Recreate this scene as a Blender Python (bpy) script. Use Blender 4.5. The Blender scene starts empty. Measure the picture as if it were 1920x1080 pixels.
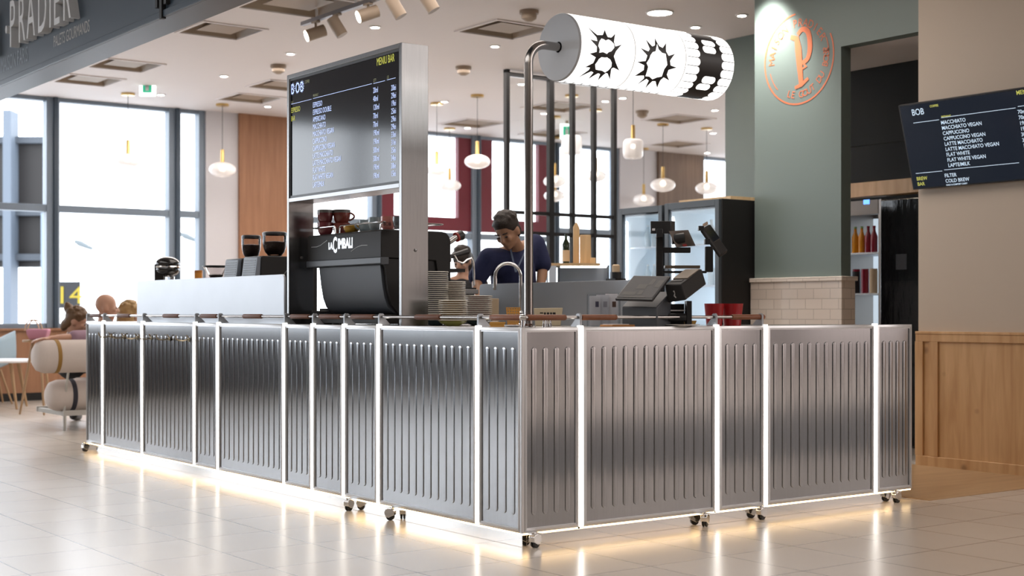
import bpy, bmesh, math, random
from mathutils import Vector, Matrix
from mathutils.geometry import tessellate_polygon
random.seed(7)
S = bpy.context.scene
COL = S.collection
V = Vector
PI = math.pi

# ------------------------------------------------------------------ camera
F_PX, HOR = 2651.0, 586.0                  # focal length in pixels, row of the horizon
CAM = V((-4.0436, -5.3919, 1.1212))
RT, FW, UP = V((.8043, -.5942, 0)), V((.5942, .8043, 0)), V((0, 0, 1))
cam = bpy.data.cameras.new('camera')
cam.sensor_width = 36
cam.lens = F_PX / 1920 * 36
cam.shift_y = (HOR - 540) / 1920
cam.clip_start, cam.clip_end = .1, 300
cam.dof.use_dof = True
cam.dof.focus_distance = 8.0
cam.dof.aperture_fstop = 2.8
co = bpy.data.objects.new('camera', cam)
co.matrix_world = Matrix.Translation(CAM) @ Matrix((RT, UP, -FW)).transposed().to_4x4()
COL.objects.link(co)
S.camera = co

# ------------------------------------------------------------------ world, exposure
S.view_settings.view_transform = 'Standard'
S.view_settings.look = 'None'
S.view_settings.gamma = 1
S.view_settings.use_curve_mapping = False
S.view_settings.exposure = 0.7
S.cycles.use_denoising = True
S.cycles.max_bounces = 8
S.cycles.transparent_max_bounces = 12
S.cycles.sample_clamp_indirect = 6
W = bpy.data.worlds.new('overcast sky')
S.world = W
W.use_nodes = True
W.node_tree.nodes['Background'].inputs[0].default_value = (.93, .97, 1, 1)
W.node_tree.nodes['Background'].inputs[1].default_value = 3.2

def area(name, loc, sx, sy, power, col=(1, 1, 1), rot=(0, 0, 0)):
    l = bpy.data.lights.new(name, 'AREA')
    l.shape = 'RECTANGLE'; l.size = sx; l.size_y = sy; l.energy = power; l.color = col
    o = bpy.data.objects.new(name, l); COL.objects.link(o)
    o.location = loc; o.rotation_euler = rot
    return o
# unseen area lights, added as fill for the arcade and the shop
area('arcade_fill_light', (-6, 1, 5.35), 5, 12, 240, (1, .97, .95))
area('arcade_fill_light', (-2.5, -8, 5.35), 8, 5, 120, (1, .88, .76))
area('arcade_fill_light', (12, -9.5, 5.35), 16, 9, 950, (1, .93, .90))  # added to brighten the far floor mirrored in the front panels
area('cafe_fill_light', (2.2, 3.0, 3.86), 3.0, 4.0, 60, (1, .9, .82))  # broad added fill in place of the small downlights
area('cafe_fill_light', (4.5, 9.0, 3.86), 6.0, 4.0, 170, (1, .92, .86))

sl = bpy.data.lights.new('pillar_spot', 'SPOT'); sl.energy = 130; sl.spot_size = 1.5; sl.spot_blend = .9; sl.shadow_soft_size = .06; sl.color = (1, .96, .9)
so_ = bpy.data.objects.new('pillar_spot', sl); COL.objects.link(so_); so_.location = (4.35, 2.72, 3.84); so_.rotation_euler = (0, -.25, 0)

# ------------------------------------------------------------------ unprojection of measured points on real planes
def ray(px, py): return FW + RT * ((px - 960) / F_PX) + UP * ((HOR - py) / F_PX)
def onX(px, py, X): r = ray(px, py); return CAM + r * ((X - CAM.x) / r.x)
def onY(px, py, Y): r = ray(px, py); return CAM + r * ((Y - CAM.y) / r.y)
def onZ(px, py, z): r = ray(px, py); return CAM + r * ((z - CAM.z) / r.z)
def atD(px, py, d): return CAM + ray(px, py) * d

# ------------------------------------------------------------------ materials
MATS = {}
def mat(name, col, rough=.5, metal=0, emit=0, ecol=None, bump=0, bscale=40, var=0, vscale=6, stretch=(1, 1, 1), coat=0, spec=.5, alpha=None):
    if name in MATS: return MATS[name]
    m = bpy.data.materials.new(name); m.use_nodes = True
    nt = m.node_tree; b = nt.nodes['Principled BSDF']
    b.inputs['Base Color'].default_value = (*col, 1)
    b.inputs['Roughness'].default_value = rough
    b.inputs['Metallic'].default_value = metal
    b.inputs['Coat Weight'].default_value = coat
    b.inputs['Specular IOR Level'].default_value = spec
    if emit:
        b.inputs['Emission Color'].default_value = (*(ecol or col), 1)
        b.inputs['Emission Strength'].default_value = emit
    if var or bump:
        tc = nt.nodes.new('ShaderNodeTexCoord'); mp = nt.nodes.new('ShaderNodeMapping')
        mp.inputs['Scale'].default_value = stretch
        nt.links.new(tc.outputs['Object'], mp.inputs['Vector'])
    if var:
        n = nt.nodes.new('ShaderNodeTexNoise'); n.inputs['Scale'].default_value = vscale; n.inputs['Detail'].default_value = 5
        nt.links.new(mp.outputs[0], n.inputs['Vector'])
        mx = nt.nodes.new('ShaderNodeMix'); mx.data_type = 'RGBA'
        mx.inputs['A'].default_value = (*[c * (1 - var) for c in col], 1)
        mx.inputs['B'].default_value = (*[min(1, c * (1 + var)) for c in col], 1)
        nt.links.new(n.outputs['Fac'], mx.inputs['Factor'])
        nt.links.new(mx.outputs['Result'], b.inputs['Base Color'])
    if bump:
        n = nt.nodes.new('ShaderNodeTexNoise'); n.inputs['Scale'].default_value = bscale; n.inputs['Detail'].default_value = 4
        nt.links.new(mp.outputs[0], n.inputs['Vector'])
        bp = nt.nodes.new('ShaderNodeBump'); bp.inputs['Strength'].default_value = bump; bp.inputs['Distance'].default_value = .01
        nt.links.new(n.outputs['Fac'], bp.inputs['Height']); nt.links.new(bp.outputs[0], b.inputs['Normal'])
    MATS[name] = m
    return m

def glass_mat(name, tint=(1, 1, 1), refl=.08, rough=.02):
    if name in MATS: return MATS[name]
    m = bpy.data.materials.new(name); m.use_nodes = True
    nt = m.node_tree; nt.nodes.remove(nt.nodes['Principled BSDF'])
    t = nt.nodes.new('ShaderNodeBsdfTransparent'); t.inputs[0].default_value = (*tint, 1)
    g = nt.nodes.new('ShaderNodeBsdfGlossy'); g.inputs['Roughness'].default_value = rough
    mx = nt.nodes.new('ShaderNodeMixShader'); fr = nt.nodes.new('ShaderNodeLayerWeight'); fr.inputs['Blend'].default_value = refl
    nt.links.new(fr.outputs['Fresnel'], mx.inputs[0]); nt.links.new(t.outputs[0], mx.inputs[1]); nt.links.new(g.outputs[0], mx.inputs[2])
    nt.links.new(mx.outputs[0], nt.nodes['Material Output'].inputs[0])
    MATS[name] = m
    return m

STEEL = mat('brushed_steel', (.37, .375, .385), .13, 1, var=.10, vscale=8, stretch=(14, 14, .5))
FRAME = mat('satin_aluminium', (.62, .62, .63), .34, .55)
MIRROR = mat('mirror_steel', (.80, .79, .77), .07, 1, bump=.02, bscale=9)
CHROME = mat('chrome', (.85, .85, .85), .08, 1)
POLISHED = mat('polished_steel_tube', (.40, .38, .365), .18, 1)
SHEET = mat('matt_steel_sheet', (.47, .49, .52), .40, .6, var=.06, vscale=5)
DARKSTEEL = mat('dark_steel', (.25, .25, .25), .35, 1)
LED = mat('led_white', (1, .97, .92), .4, emit=3.6, ecol=(1, .96, .90))
LEDW = mat('led_warm', (1, .86, .65), .4, emit=6.0, ecol=(1, .68, .33))
LEATHER = mat('brown_leather', (.14, .055, .03), .55, bump=.2, bscale=120, var=.2, vscale=30)
LEATHERT = mat('tan_leather', (.22, .075, .03), .5, bump=.2, bscale=120, var=.2, vscale=30)
RUBBER = mat('black_rubber', (.012, .011, .010), .35)
BLACKP = mat('black_plastic', (.018, .018, .020), .38)
BLACKM = mat('matt_black', (.010, .009, .009), .55, spec=.35)
GREYP = mat('slate_grey_plastic', (.055, .063, .075), .42)
DARKGLASS = mat('dark_screen_glass', (.008, .010, .014), .10, spec=.6)
WHITEP = mat('white_paint', (.80, .80, .82), .5)

# ------------------------------------------------------------------ mesh building
def origin_of(p):
    while p.parent: p = p.parent
    return p.location.copy()

class MB:
    def __init__(s): s.bm = bmesh.new(); s.mi = 0
    def _tag(s, faces):
        for f in faces: f.material_index = s.mi
    def box(s, a, b):
        x0, x1 = sorted((a[0], b[0])); y0, y1 = sorted((a[1], b[1])); z0, z1 = sorted((a[2], b[2]))
        return s.hexa([V(p) for p in ((x0, y0, z0), (x1, y0, z0), (x1, y1, z0), (x0, y1, z0), (x0, y0, z1), (x1, y0, z1), (x1, y1, z1), (x0, y1, z1))])
    def hexa(s, P):
        v = [s.bm.verts.new(p) for p in P]
        s._tag([s.bm.faces.new([v[i] for i in q]) for q in ((3, 2, 1, 0), (4, 5, 6, 7), (0, 1, 5, 4), (1, 2, 6, 5), (2, 3, 7, 6), (3, 0, 4, 7))])
        return s
    def obox(s, o, u, v, w):              # corner and three edge vectors
        o, u, v, w = V(o), V(u), V(v), V(w)
        return s.hexa([o, o + u, o + u + v, o + v, o + w, o + u + w, o + u + v + w, o + v + w])
    def quad(s, *P):
        s._tag([s.bm.faces.new([s.bm.verts.new(p) for p in P])]); return s
    def prism(s, poly, d):                # polygon of 3D points extruded by vector d
        d = V(d); a = [s.bm.verts.new(p) for p in poly]; b = [s.bm.verts.new(V(p) + d) for p in poly]
        n = len(a); fs = [s.bm.faces.new(a[::-1]), s.bm.faces.new(b)]
        for i in range(n): fs.append(s.bm.faces.new((a[i], a[(i + 1) % n], b[(i + 1) % n], b[i])))
        s._tag(fs); return s
    def loft(s, rings, cap=True, closed=True):
        R = [[s.bm.verts.new(p) for p in r] for r in rings]; fs = []
        n = len(R[0])
        for A, B in zip(R, R[1:]):
            for i in range(n if closed else n - 1):
                fs.append(s.bm.faces.new((A[i], A[(i + 1) % n], B[(i + 1) % n], B[i])))
        if cap:
            fs.append(s.bm.faces.new(R[0][::-1])); fs.append(s.bm.faces.new(R[-1]))
        s._tag(fs); return s
    def tube(s, path, r, n=12, cap=True):
        P = [V(p) for p in path]; rs = r if isinstance(r, (list, tuple)) else [r] * len(P)
        rings = []; N = None
        for i, p in enumerate(P):
            t = (P[min(i + 1, len(P) - 1)] - P[max(i - 1, 0)]).normalized()
            if N is None: N = t.orthogonal().normalized()
            N = (N - t * N.dot(t)).normalized(); B = t.cross(N)
            rings.append([p + (N * math.cos(2 * PI * k / n) + B * math.sin(2 * PI * k / n)) * rs[i] for k in range(n)])
        return s.loft(rings, cap)
    def cyl(s, a, b, r, n=24, r2=None): return s.tube([a, b], [r, r if r2 is None else r2], n)
    def lathe(s, prof, o=(0, 0, 0), ax=(0, 0, 1), n=24, cap=True):
        ax = V(ax).normalized(); N = ax.orthogonal().normalized(); B = ax.cross(N); o = V(o)
        return s.loft([[o + ax * z + (N * math.cos(2 * PI * k / n) + B * math.sin(2 * PI * k / n)) * max(r, 1e-4) for k in range(n)] for r, z in prof], cap)
    def ball(s, c, r, n=16, m=10, M=None):
        c = V(c); r = V(r) if isinstance(r, (tuple, list, Vector)) else V((r, r, r)); M = M or Matrix.Identity(3)
        rings = []
        for j in range(m + 1):
            a = -PI / 2 + PI * j / m; q = max(math.cos(a), .02)
            rings.append([c + M @ V((r.x * q * math.cos(2 * PI * k / n), r.y * q * math.sin(2 * PI * k / n), r.z * math.sin(a))) for k in range(n)])
        return s.loft(rings)
    def build(s, name, m, parent=None, bev=0, smooth=35, remesh=0, sub=0):
        bm = s.bm
        bmesh.ops.recalc_face_normals(bm, faces=bm.faces)
        me = bpy.data.meshes.new(name)
        off = origin_of(parent) if parent else V((0, 0, 0))
        bm.to_mesh(me); bm.free()
        for x in (m if isinstance(m, (list, tuple)) else [m]): me.materials.append(x)
        o = bpy.data.objects.new(name, me); COL.objects.link(o)
        if parent:
            o.parent = parent
            if not parent.parent and parent.type == 'EMPTY': o.location = -off
        if smooth:
            me.polygons.foreach_set('use_smooth', [True] * len(me.polygons))
            if not remesh: me.set_sharp_from_angle(angle=math.radians(smooth))
        if bev:
            b = o.modifiers.new('bevel', 'BEVEL'); b.width = bev; b.segments = 2; b.limit_method = 'ANGLE'; b.angle_limit = math.radians(40)
            b.harden_normals = False
        if remesh:
            r = o.modifiers.new('skin', 'REMESH'); r.mode = 'VOXEL'; r.voxel_size = remesh; r.use_smooth_shade = True
            q = o.modifiers.new('soft', 'SMOOTH'); q.factor = .5; q.iterations = 4
        if sub:
            q = o.modifiers.new('sub', 'SUBSURF'); q.levels = sub; q.render_levels = sub
        return o

def tag(o, label=None, cat=None, group=None, kind=None):
    if label: o['label'] = label
    if cat: o['category'] = cat
    if group: o['group'] = group
    if kind: o['kind'] = kind
    return o
def thing(name, loc, label, cat, group=None):
    o = bpy.data.objects.new(name, None); COL.objects.link(o); o.location = V(loc); o.empty_display_size = .1
    return tag(o, label, cat, group)
def struct(o, label=None):
    o['kind'] = 'structure'
    if label: o['label'] = label
    return o
def dup(root, loc, label=None, rz=None):
    c = root.copy(); COL.objects.link(c); c.location = loc
    if rz is not None: c.rotation_euler.z = rz
    if label: c['label'] = label
    for ch in root.children:
        d = ch.copy(); COL.objects.link(d); d.parent = c
        for g in ch.children:
            e = g.copy(); COL.objects.link(e); e.parent = d
    return c

def arc(c, u, v, r, a0, a1, n):
    c, u, v = V(c), V(u), V(v)
    return [c + u * (r * math.cos(a0 + (a1 - a0) * i / n)) + v * (r * math.sin(a0 + (a1 - a0) * i / n)) for i in range(n + 1)]

def text_polys(items, o, ux, uy, un, depth=0, bold=0):
    """items: (string, x, y, cap_height, xscale, align); lettering laid on a plane -> MB"""
    mb = MB(); o, ux, uy, un = V(o), V(ux), V(uy), V(un)
    for st, x, y, h, xs, al in items:
        cu = bpy.data.curves.new('t', 'FONT'); cu.body = st; cu.size = h / .69; cu.align_x = al; cu.extrude = 0; cu.offset = bold
        cu.resolution_u = 3
        ob = bpy.data.objects.new('t', cu); COL.objects.link(ob)
        dg = bpy.context.evaluated_depsgraph_get()
        me = bpy.data.meshes.new_from_object(ob.evaluated_get(dg))
        vs = [mb.bm.verts.new(o + ux * (x + v.co.x * xs) + uy * (y + v.co.y) + un * depth) for v in me.vertices]
        base = [o + ux * (x + v.co.x * xs) + uy * (y + v.co.y) for v in me.vertices]
        for p in me.polygons:
            try: mb.bm.faces.new([vs[i] for i in p.vertices])
            except ValueError: pass
        if depth:                                  # raised letters: side walls down to the plane
            from collections import Counter
            ec = Counter(tuple(sorted(e)) for p in me.polygons for e in p.edge_keys)
            lo = [mb.bm.verts.new(b) for b in base]
            for (i, j), c in ec.items():
                if c == 1: mb.bm.faces.new((vs[i], vs[j], lo[j], lo[i]))
        bpy.data.objects.remove(ob); bpy.data.curves.remove(cu); bpy.data.meshes.remove(me)
    return mb

# ================================================================== THE SETTING
YW, HC = 12.85, 3.9                          # window wall, ceiling height
XR = 4.55                                    # plane of the right-hand wall
def tile_mat():
    m = bpy.data.materials.new('floor_tiles'); m.use_nodes = True; nt = m.node_tree; b = nt.nodes['Principled BSDF']
    tc = nt.nodes.new('ShaderNodeTexCoord'); mp = nt.nodes.new('ShaderNodeMapping'); mp.inputs['Location'].default_value = (1.66 + 45.5, -.23 + 48, 0)
    br = nt.nodes.new('ShaderNodeTexBrick'); br.offset = 0; br.squash = 1
    for k, v in dict(Scale=1, **{'Mortar Size': .0035, 'Mortar Smooth': .1, 'Bias': 0, 'Brick Width': .455, 'Row Height': .48}).items(): br.inputs[k].default_value = v
    br.inputs['Color1'].default_value = (.53, .47, .405, 1); br.inputs['Color2'].default_value = (.50, .44, .38, 1); br.inputs['Mortar'].default_value = (.13, .115, .105, 1)
    n = nt.nodes.new('ShaderNodeTexNoise'); n.inputs['Scale'].default_value = 3; n.inputs['Detail'].default_value = 6
    mr = nt.nodes.new('ShaderNodeMapRange'); mr.inputs['To Min'].default_value = .22; mr.inputs['To Max'].default_value = .28
    L = nt.links.new
    L(tc.outputs['Object'], mp.inputs['Vector']); L(mp.outputs[0], br.inputs['Vector']); L(br.outputs['Color'], b.inputs['Base Color'])
    L(tc.outputs['Object'], n.inputs['Vector']); L(n.outputs['Fac'], mr.inputs['Value']); L(mr.outputs[0], b.inputs['Roughness'])
    bp = nt.nodes.new('ShaderNodeBump'); bp.inputs['Strength'].default_value = .10; bp.inputs['Distance'].default_value = .002; bp.invert = True
    L(br.outputs['Fac'], bp.inputs['Height']); L(bp.outputs[0], b.inputs['Normal'])
    return m
def wood_mat(name, c0, c1, scale=(1, 1, 1), rough=.45, knots=False, plank=None):
    m = bpy.data.materials.new(name); m.use_nodes = True; nt = m.node_tree; b = nt.nodes['Principled BSDF']; L = nt.links.new
    tc = nt.nodes.new('ShaderNodeTexCoord'); mp = nt.nodes.new('ShaderNodeMapping'); mp.inputs['Scale'].default_value = scale
    n = nt.nodes.new('ShaderNodeTexNoise'); n.inputs['Scale'].default_value = 2.2; n.inputs['Detail'].default_value = 7; n.inputs['Distortion'].default_value = .6
    cr = nt.nodes.new('ShaderNodeValToRGB'); cr.color_ramp.elements[0].position = .3; cr.color_ramp.elements[1].position = .72
    cr.color_ramp.elements[0].color = (*c0, 1); cr.color_ramp.elements[1].color = (*c1, 1)
    L(tc.outputs['Object'], mp.inputs['Vector']); L(mp.outputs[0], n.inputs['Vector']); L(n.outputs['Fac'], cr.inputs[0])
    out = cr.outputs[0]
    if knots:
        v = nt.nodes.new('ShaderNodeTexVoronoi'); v.inputs['Scale'].default_value = 2.6
        r2 = nt.nodes.new('ShaderNodeValToRGB'); r2.color_ramp.elements[0].position = .03; r2.color_ramp.elements[1].position = .09
        r2.color_ramp.elements[0].color = (.45, .40, .36, 1); r2.color_ramp.elements[1].color = (1, 1, 1, 1)
        mm = nt.nodes.new('ShaderNodeMix'); mm.data_type = 'RGBA'; mm.blend_type = 'MULTIPLY'; mm.inputs['Factor'].default_value = .8
        L(tc.outputs['Object'], v.inputs['Vector']); L(v.outputs['Distance'], r2.inputs[0]); L(out, mm.inputs['A']); L(r2.outputs[0], mm.inputs['B']); out = mm.outputs['Result']
    L(out, b.inputs['Base Color']); b.inputs['Roughness'].default_value = rough
    return m
TILE = tile_mat()
OAK = wood_mat('knotty_oak', (.52, .29, .125), (.70, .44, .22), (7, 7, .7), .42, knots=True)
BROWNW = wood_mat('brown_veneer', (.27, .125, .062), (.36, .18, .095), (9, 9, .6), .5)
WALNUT = wood_mat('grooved_walnut', (.12, .075, .05), (.19, .125, .085), (14, 14, .5), .55)
PLANK = wood_mat('floor_boards', (.36, .22, .11), (.47, .31, .17), (.7, 7, 7), .35)
PALEW = wood_mat('pale_beech', (.62, .42, .22), (.78, .56, .32), (10, 10, .8), .5)
PLASTER = mat('pinkish_ceiling_paint', (.74, .685, .665), .7)
BEIGE = mat('beige_wall_paint', (.57, .48, .385), .65, var=.03, vscale=1.2)
SAGE = mat('sage_green_paint', (.155, .195, .18), .45, var=.03, vscale=1.5)
DKGREEN = mat('dark_green_paint', (.052, .066, .060), .6)
NAVY = mat('slate_blue_fascia', (.022, .038, .056), .38)
FRAMEB = mat('blue_grey_window_frame', (.045, .07, .10), .4)
FRAMEL = mat('pale_blue_grey_mullion', (.20, .25, .31), .4)
MAROON = mat('maroon_panel', (.16, .012, .025), .45)
WHITEW = mat('white_wall', (.62, .61, .64), .6)
BLACKWALL = mat('black_wall', (.005, .006, .0055), .8)
PANE = glass_mat('window_glass', (.97, .98, 1), .06)
CLEAR = glass_mat('clear_glass', (.95, .96, .97), .16)
SMOKE = glass_mat('smoked_clear_plastic', (.80, .78, .78), .22)

struct(MB().box((-14, -18, -.1), (30, YW + .1, 0)).build('floor', TILE))
DARKREFL = mat('dark_reflected_floor', (.03, .029, .029), .55, var=.3, vscale=60, spec=.3)  # unseen dark floor bands, added to darken reflections in the front panels
struct(MB().box((-9, -6.3, 0), (12, -2.05, .003)).build('floor_reflection_band', DARKREFL)); struct(MB().box((-9, -11.2, 0), (30, -10.4, .003)).build('floor_reflection_strip', DARKREFL))
yb = onZ(1720, 942, 0).y
struct(MB().box((2.96, yb, 0), (XR - .03, 2.2, .004)).build('floor_boards', PLANK))
struct(MB().box((-.35, -2.2, HC + .25), (18, YW + .3, HC + .3)).build('ceiling_slab', PLASTER))
struct(MB().box((-14.2, -18, 5.5), (-.35, YW + .3, 5.7)).box((-.35, -18, 5.5), (30.2, -2.2, 5.7)).build('ceiling_arcade', mat('arcade_ceiling', (.60, .55, .52), .7)))
struct(MB().box((-14.2, -18, 0), (-14, YW, 5.5)).build('wall_left', mat('arcade_wall', (.30, .27, .26), .6)))
struct(MB().box((-14, -18.2, 0), (30.2, -18, 5.5)).build('wall_front', mat('arcade_wall_dark', (.20, .18, .18), .6)))
struct(MB().box((30, -18, 0), (30.2, -1.3, 5.5)).build('wall_end', mat('arcade_wall_end', (.45, .40, .38), .6)))
for k, (x, w) in enumerate(((8, 5), (15, 5), (22, 6))):  # unseen glowing panels added for reflections, no real shop windows
    w_ = struct(MB().box((x - .1, -17.99, 3.2), (x + w + .1, -17.9, 3.35)).build('window_%d' % (20 + k), DARKSTEEL))
    MB().box((x, -17.99, .3), (x + w, -17.94, 3.2)).build('added_glow_panel', mat('reflection_glow', (.8, .7, .65), .5, emit=.6, ecol=(1, .86, .82)), w_)

# right-hand wall with its oak wainscot
YE = onX(1722, 400, XR).y
struct(MB().box((XR, -1.3, 0), (XR + .18, YE, 5.5)).build('wall_right', BEIGE))
struct(MB().box((XR + .18, -1.45, 0), (30, -1.3, 5.5)).build('wall_shop_row', mat('shop_row_wall', (.42, .36, .34), .6)))
wz = onX(1800, 622, XR - .03).z
m = MB()
m.box((XR - .022, -1.3, 0), (XR - .001, YE, wz - .02))
m.box((XR - .04, -1.3, wz - .02), (XR - .001, YE, wz))
m.box((XR - .036, -1.3, 0), (XR - .022, YE, .075)).box((XR - .036, -1.3, wz - .075), (XR - .022, YE, wz - .02))
for y in (YE - .03, YE - .16, YE - 1.75): m.box((XR - .036, y - .035, .075), (XR - .022, y + .035, wz - .075))
struct(m.build('wall_right_wainscot', OAK, bev=.003))

# sage pillar with logo and its tiled foot
XP = 4.6
yp0, yp1 = onX(1577, 300, XP).y, onX(1415, 300, XP).y
pz = onX(1500, 520, XP).z
XPB = onY(1595, 300, yp0).x                 # the pillar is a thin wall end
struct(MB().box((XP, yp0, pz - .05), (XPB, yp1, HC)).build('wall_pillar', SAGE))
def subway_mat():
    m = bpy.data.materials.new('cream_wall_tiles'); m.use_nodes = True; nt = m.node_tree; b = nt.nodes['Principled BSDF']; L = nt.links.new
    tc = nt.nodes.new('ShaderNodeTexCoord'); sp = nt.nodes.new('ShaderNodeSeparateXYZ'); ad = nt.nodes.new('ShaderNodeMath'); cb = nt.nodes.new('ShaderNodeCombineXYZ')
    L(tc.outputs['Object'], sp.inputs[0]); L(sp.outputs[0], ad.inputs[0]); L(sp.outputs[1], ad.inputs[1]); L(ad.outputs[0], cb.inputs[0]); L(sp.outputs[2], cb.inputs[1])
    br = nt.nodes.new('ShaderNodeTexBrick')
    for k, v in dict(Scale=1, **{'Mortar Size': .003, 'Brick Width': .17, 'Row Height': .082}).items(): br.inputs[k].default_value = v
    br.inputs['Color1'].default_value = (.74, .65, .57, 1); br.inputs['Color2'].default_value = (.68, .59, .51, 1); br.inputs['Mortar'].default_value = (.50, .43, .37, 1)
    L(cb.outputs[0], br.inputs['Vector']); L(br.outputs['Color'], b.inputs['Base Color']); b.inputs['Roughness'].default_value = .22
    bp = nt.nodes.new('ShaderNodeBump'); bp.inputs['Strength'].default_value = .4; bp.inputs['Distance'].default_value = .004; bp.invert = True
    L(br.outputs['Fac'], bp.inputs['Height']); L(bp.outputs[0], b.inputs['Normal'])
    return m
SUB = subway_mat()
struct(MB().box((XP - .03, yp0 - .03, 0), (XPB + .02, yp1 + .02, pz - .03)).box((XP - .045, yp0 - .045, pz - .035), (XPB + .035, yp1 + .02, pz)).build('wall_pillar_tiles', SUB, bev=.004))
zl = onX(1590, 85, XP).z
struct(MB().box((XP - .0015, YE - .02, zl), (XP + .12, yp0 + .03, HC)).build('wall_lintel', SAGE))
struct(MB().box((XP + .12, YE - .02, zl), (XP + 1.0, yp0 + .9, zl + .05)).build('ceiling_passage', PLASTER))
struct(MB().box((XP + 2.6, -3, 0), (XP + 2.7, 4.1, HC)).build('wall_store_room', BLACKWALL))
struct(MB().box((XP + .95, YE - .4, 2.55), (XP + 1.0, yp0 + .9, zl)).build('wall_store_room_bulkhead', BLACKWALL))
struct(MB().box((6.28, 4.1, 0), (6.4, 4.92, HC)).build('wall_back_green', SAGE))

# logo printed on the pillar: ring with gaps, curved lettering, big letter
LOGO = mat('orange_print', (.62, .16, .065), .5)
lc = onX(1497, 110, XP - .002)
RL = (onX(1497, 24, XP).z - onX(1497, 197, XP).z) / 2
UXL = V((0, -1, 0))
m = MB()
def ringseg(m, r0, r1, a0, a1, n=40):
    P = [lc + UXL * (r * math.cos(a)) + UP * (r * math.sin(a)) for r in (r0, r1) for a in [a0 + (a1 - a0) * i / n for i in range(n + 1)]]
    v = [m.bm.verts.new(p) for p in P]
    for i in range(n): m.bm.faces.new((v[i], v[i + 1], v[n + 2 + i], v[n + 1 + i]))
D = math.radians
ringseg(m, RL * .965, RL, D(95), D(385)); ringseg(m, RL * .84, RL * .86, D(195), D(225), 10); ringseg(m, RL * .84, RL * .86, D(-5), D(25), 10)
root = m.build('wall_logo', LOGO, smooth=0); root['kind'] = 'thing'
tag(root, 'round orange emblem with a large P printed on the sage green pillar', 'emblem')
def arc_text(s, r, a_start, a_step, h, inward=False):
    for i, ch in enumerate(s):
        if ch == ' ': continue
        a = a_start + a_step * i
        rad = UXL * math.cos(a) + UP * math.sin(a); tan = -UXL * math.sin(a) + UP * math.cos(a)
        if inward: o, ux, uy = lc + rad * r, tan, -rad
        else: o, ux, uy = lc + rad * r, -tan, rad
        t = text_polys([(ch, 0, -h / 2, h, .9, 'CENTER')], o, ux, uy, V((-1, 0, 0)))
        t.bm.to_mesh(tmp := bpy.data.meshes.new('x')); t.bm.free(); letters.append(tmp)
letters = []
for args in (('MAISON PRADIER &', RL * .78, D(178), D(-11.5), RL * .17), ('LE GOUT DU BON', RL * .78, D(250), D(8.5), RL * .15, True)):
    letters.clear(); arc_text(*args); m = MB()
    for t in letters: m.bm.from_mesh(t); bpy.data.meshes.remove(t)
    m.build('curved_lettering', LOGO, root, smooth=0)
m = MB()
pc = lambda u, v: lc + UXL * (u * RL) + UP * (v * RL)
m.tube([pc(*p) for p in ((-.22, .50), (-.05, .44), (0, .2), (.04, -.2), (.08, -.55))], [.018, .026, .034, .028, .022], 8)
m.tube([pc(*p) for p in ((-.10, -.62), (.08, -.58), (.28, -.46))], [.012, .016, .012], 8)
def smooth_path(P, R, n=5):
    Q, W_ = [], []
    for i in range(len(P) - 1):
        a, b, c, d = P[max(i - 1, 0)], P[i], P[i + 1], P[min(i + 2, len(P) - 1)]
        for k in range(n):
            t = k / n
            Q.append((b * 2 + (c - a) * t + (a * 2 - b * 5 + c * 4 - d) * t * t + (b * 3 - a - c * 3 + d) * t ** 3) * .5); W_.append(R[i] + (R[i + 1] - R[i]) * t)
    return Q + [P[-1]], W_ + [R[-1]]
m.tube(*smooth_path([pc(*p) for p in ((-.02, .52), (.12, .62), (.28, .52), (.33, .22), (.27, -.02), (.12, -.1), (.02, -.05))], [.016, .020, .024, .024, .02, .016, .014]), 8)
m.tube([pc(*p) for p in ((.12, -.1), (.22, -.2), (.10, -.24))], [.010, .012, .008], 8)
for v in m.bm.verts: v.co.x = XP - .003 + (v.co.x - XP) * .004
m.build('printed_letter', LOGO, root, smooth=0)

# fascia of the shop front with raised lettering
XF0, XF1, ZF = -.47, -.24, 3.0
struct(MB().box((XF0, -6, ZF), (XF1, YW, 5.5)).build('wall_fascia', NAVY))
struct(MB().box((XF0 - .02, -6, ZF), (XF0, YW, ZF + .045)).build('trim_1', NAVY, bev=.004))
LETTER = mat('grey_letter_face', (.50, .51, .52), .5)
SIDE = mat('bronze_letter_side', (.10, .085, .075), .5)
fo = V((XF0, 0, 0))
def fas(px, py): return onX(px, py, XF0)
a, b2 = onX(17, 89, XF0 - .07), onX(137, 40, XF0 - .07)
capH = fas(130, 0).z - fas(130, 41).z
yl, yr = a.y, b2.y
w = (yl - yr)
sign = thing('shop_sign', (XF0, yl, a.z), 'raised grey capital letters on the slate blue fascia', 'sign')
wt = w / 5.0
H0 = .37
t = text_polys([('M', -.75, 0, H0, .7, 'LEFT'), ('.', -.12, .13, H0, .7, 'LEFT')] + [(c, x_ * w, 0, H0, .56, 'LEFT') for c, x_ in zip('PRADIER', (0, .15, .295, .465, .64, .71, .845))], V((XF0, yl, a.z)), V((0, -1, 0)), UP, V((-1, 0, 0)), .07)
t.build('raised_lettering', LETTER, sign, smooth=0)
p0, p1 = fas(101, 89), fas(168, 58)
tl = text_polys([('PALETS GOURMANDS', 0, 0, .085, (p0.y - p1.y) / 1.02, 'LEFT')], V((XF0 - .003, p0.y, p0.z)), V((0, -1, 0)), UP, V((-1, 0, 0)))
ys = [v.co.y for v in tl.bm.verts]; k = (p0.y - p1.y) / (max(ys) - min(ys))
for v in tl.bm.verts: v.co.y = p0.y + (v.co.y - p0.y) * k
tag(tl.build('painted_lettering', mat('pale_sign_paint', (.36, .35, .33), .6), smooth=0), 'small pale line of lettering right below the raised capitals', 'lettering')
p0, p1 = fas(2, 137), fas(52, 112)
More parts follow.
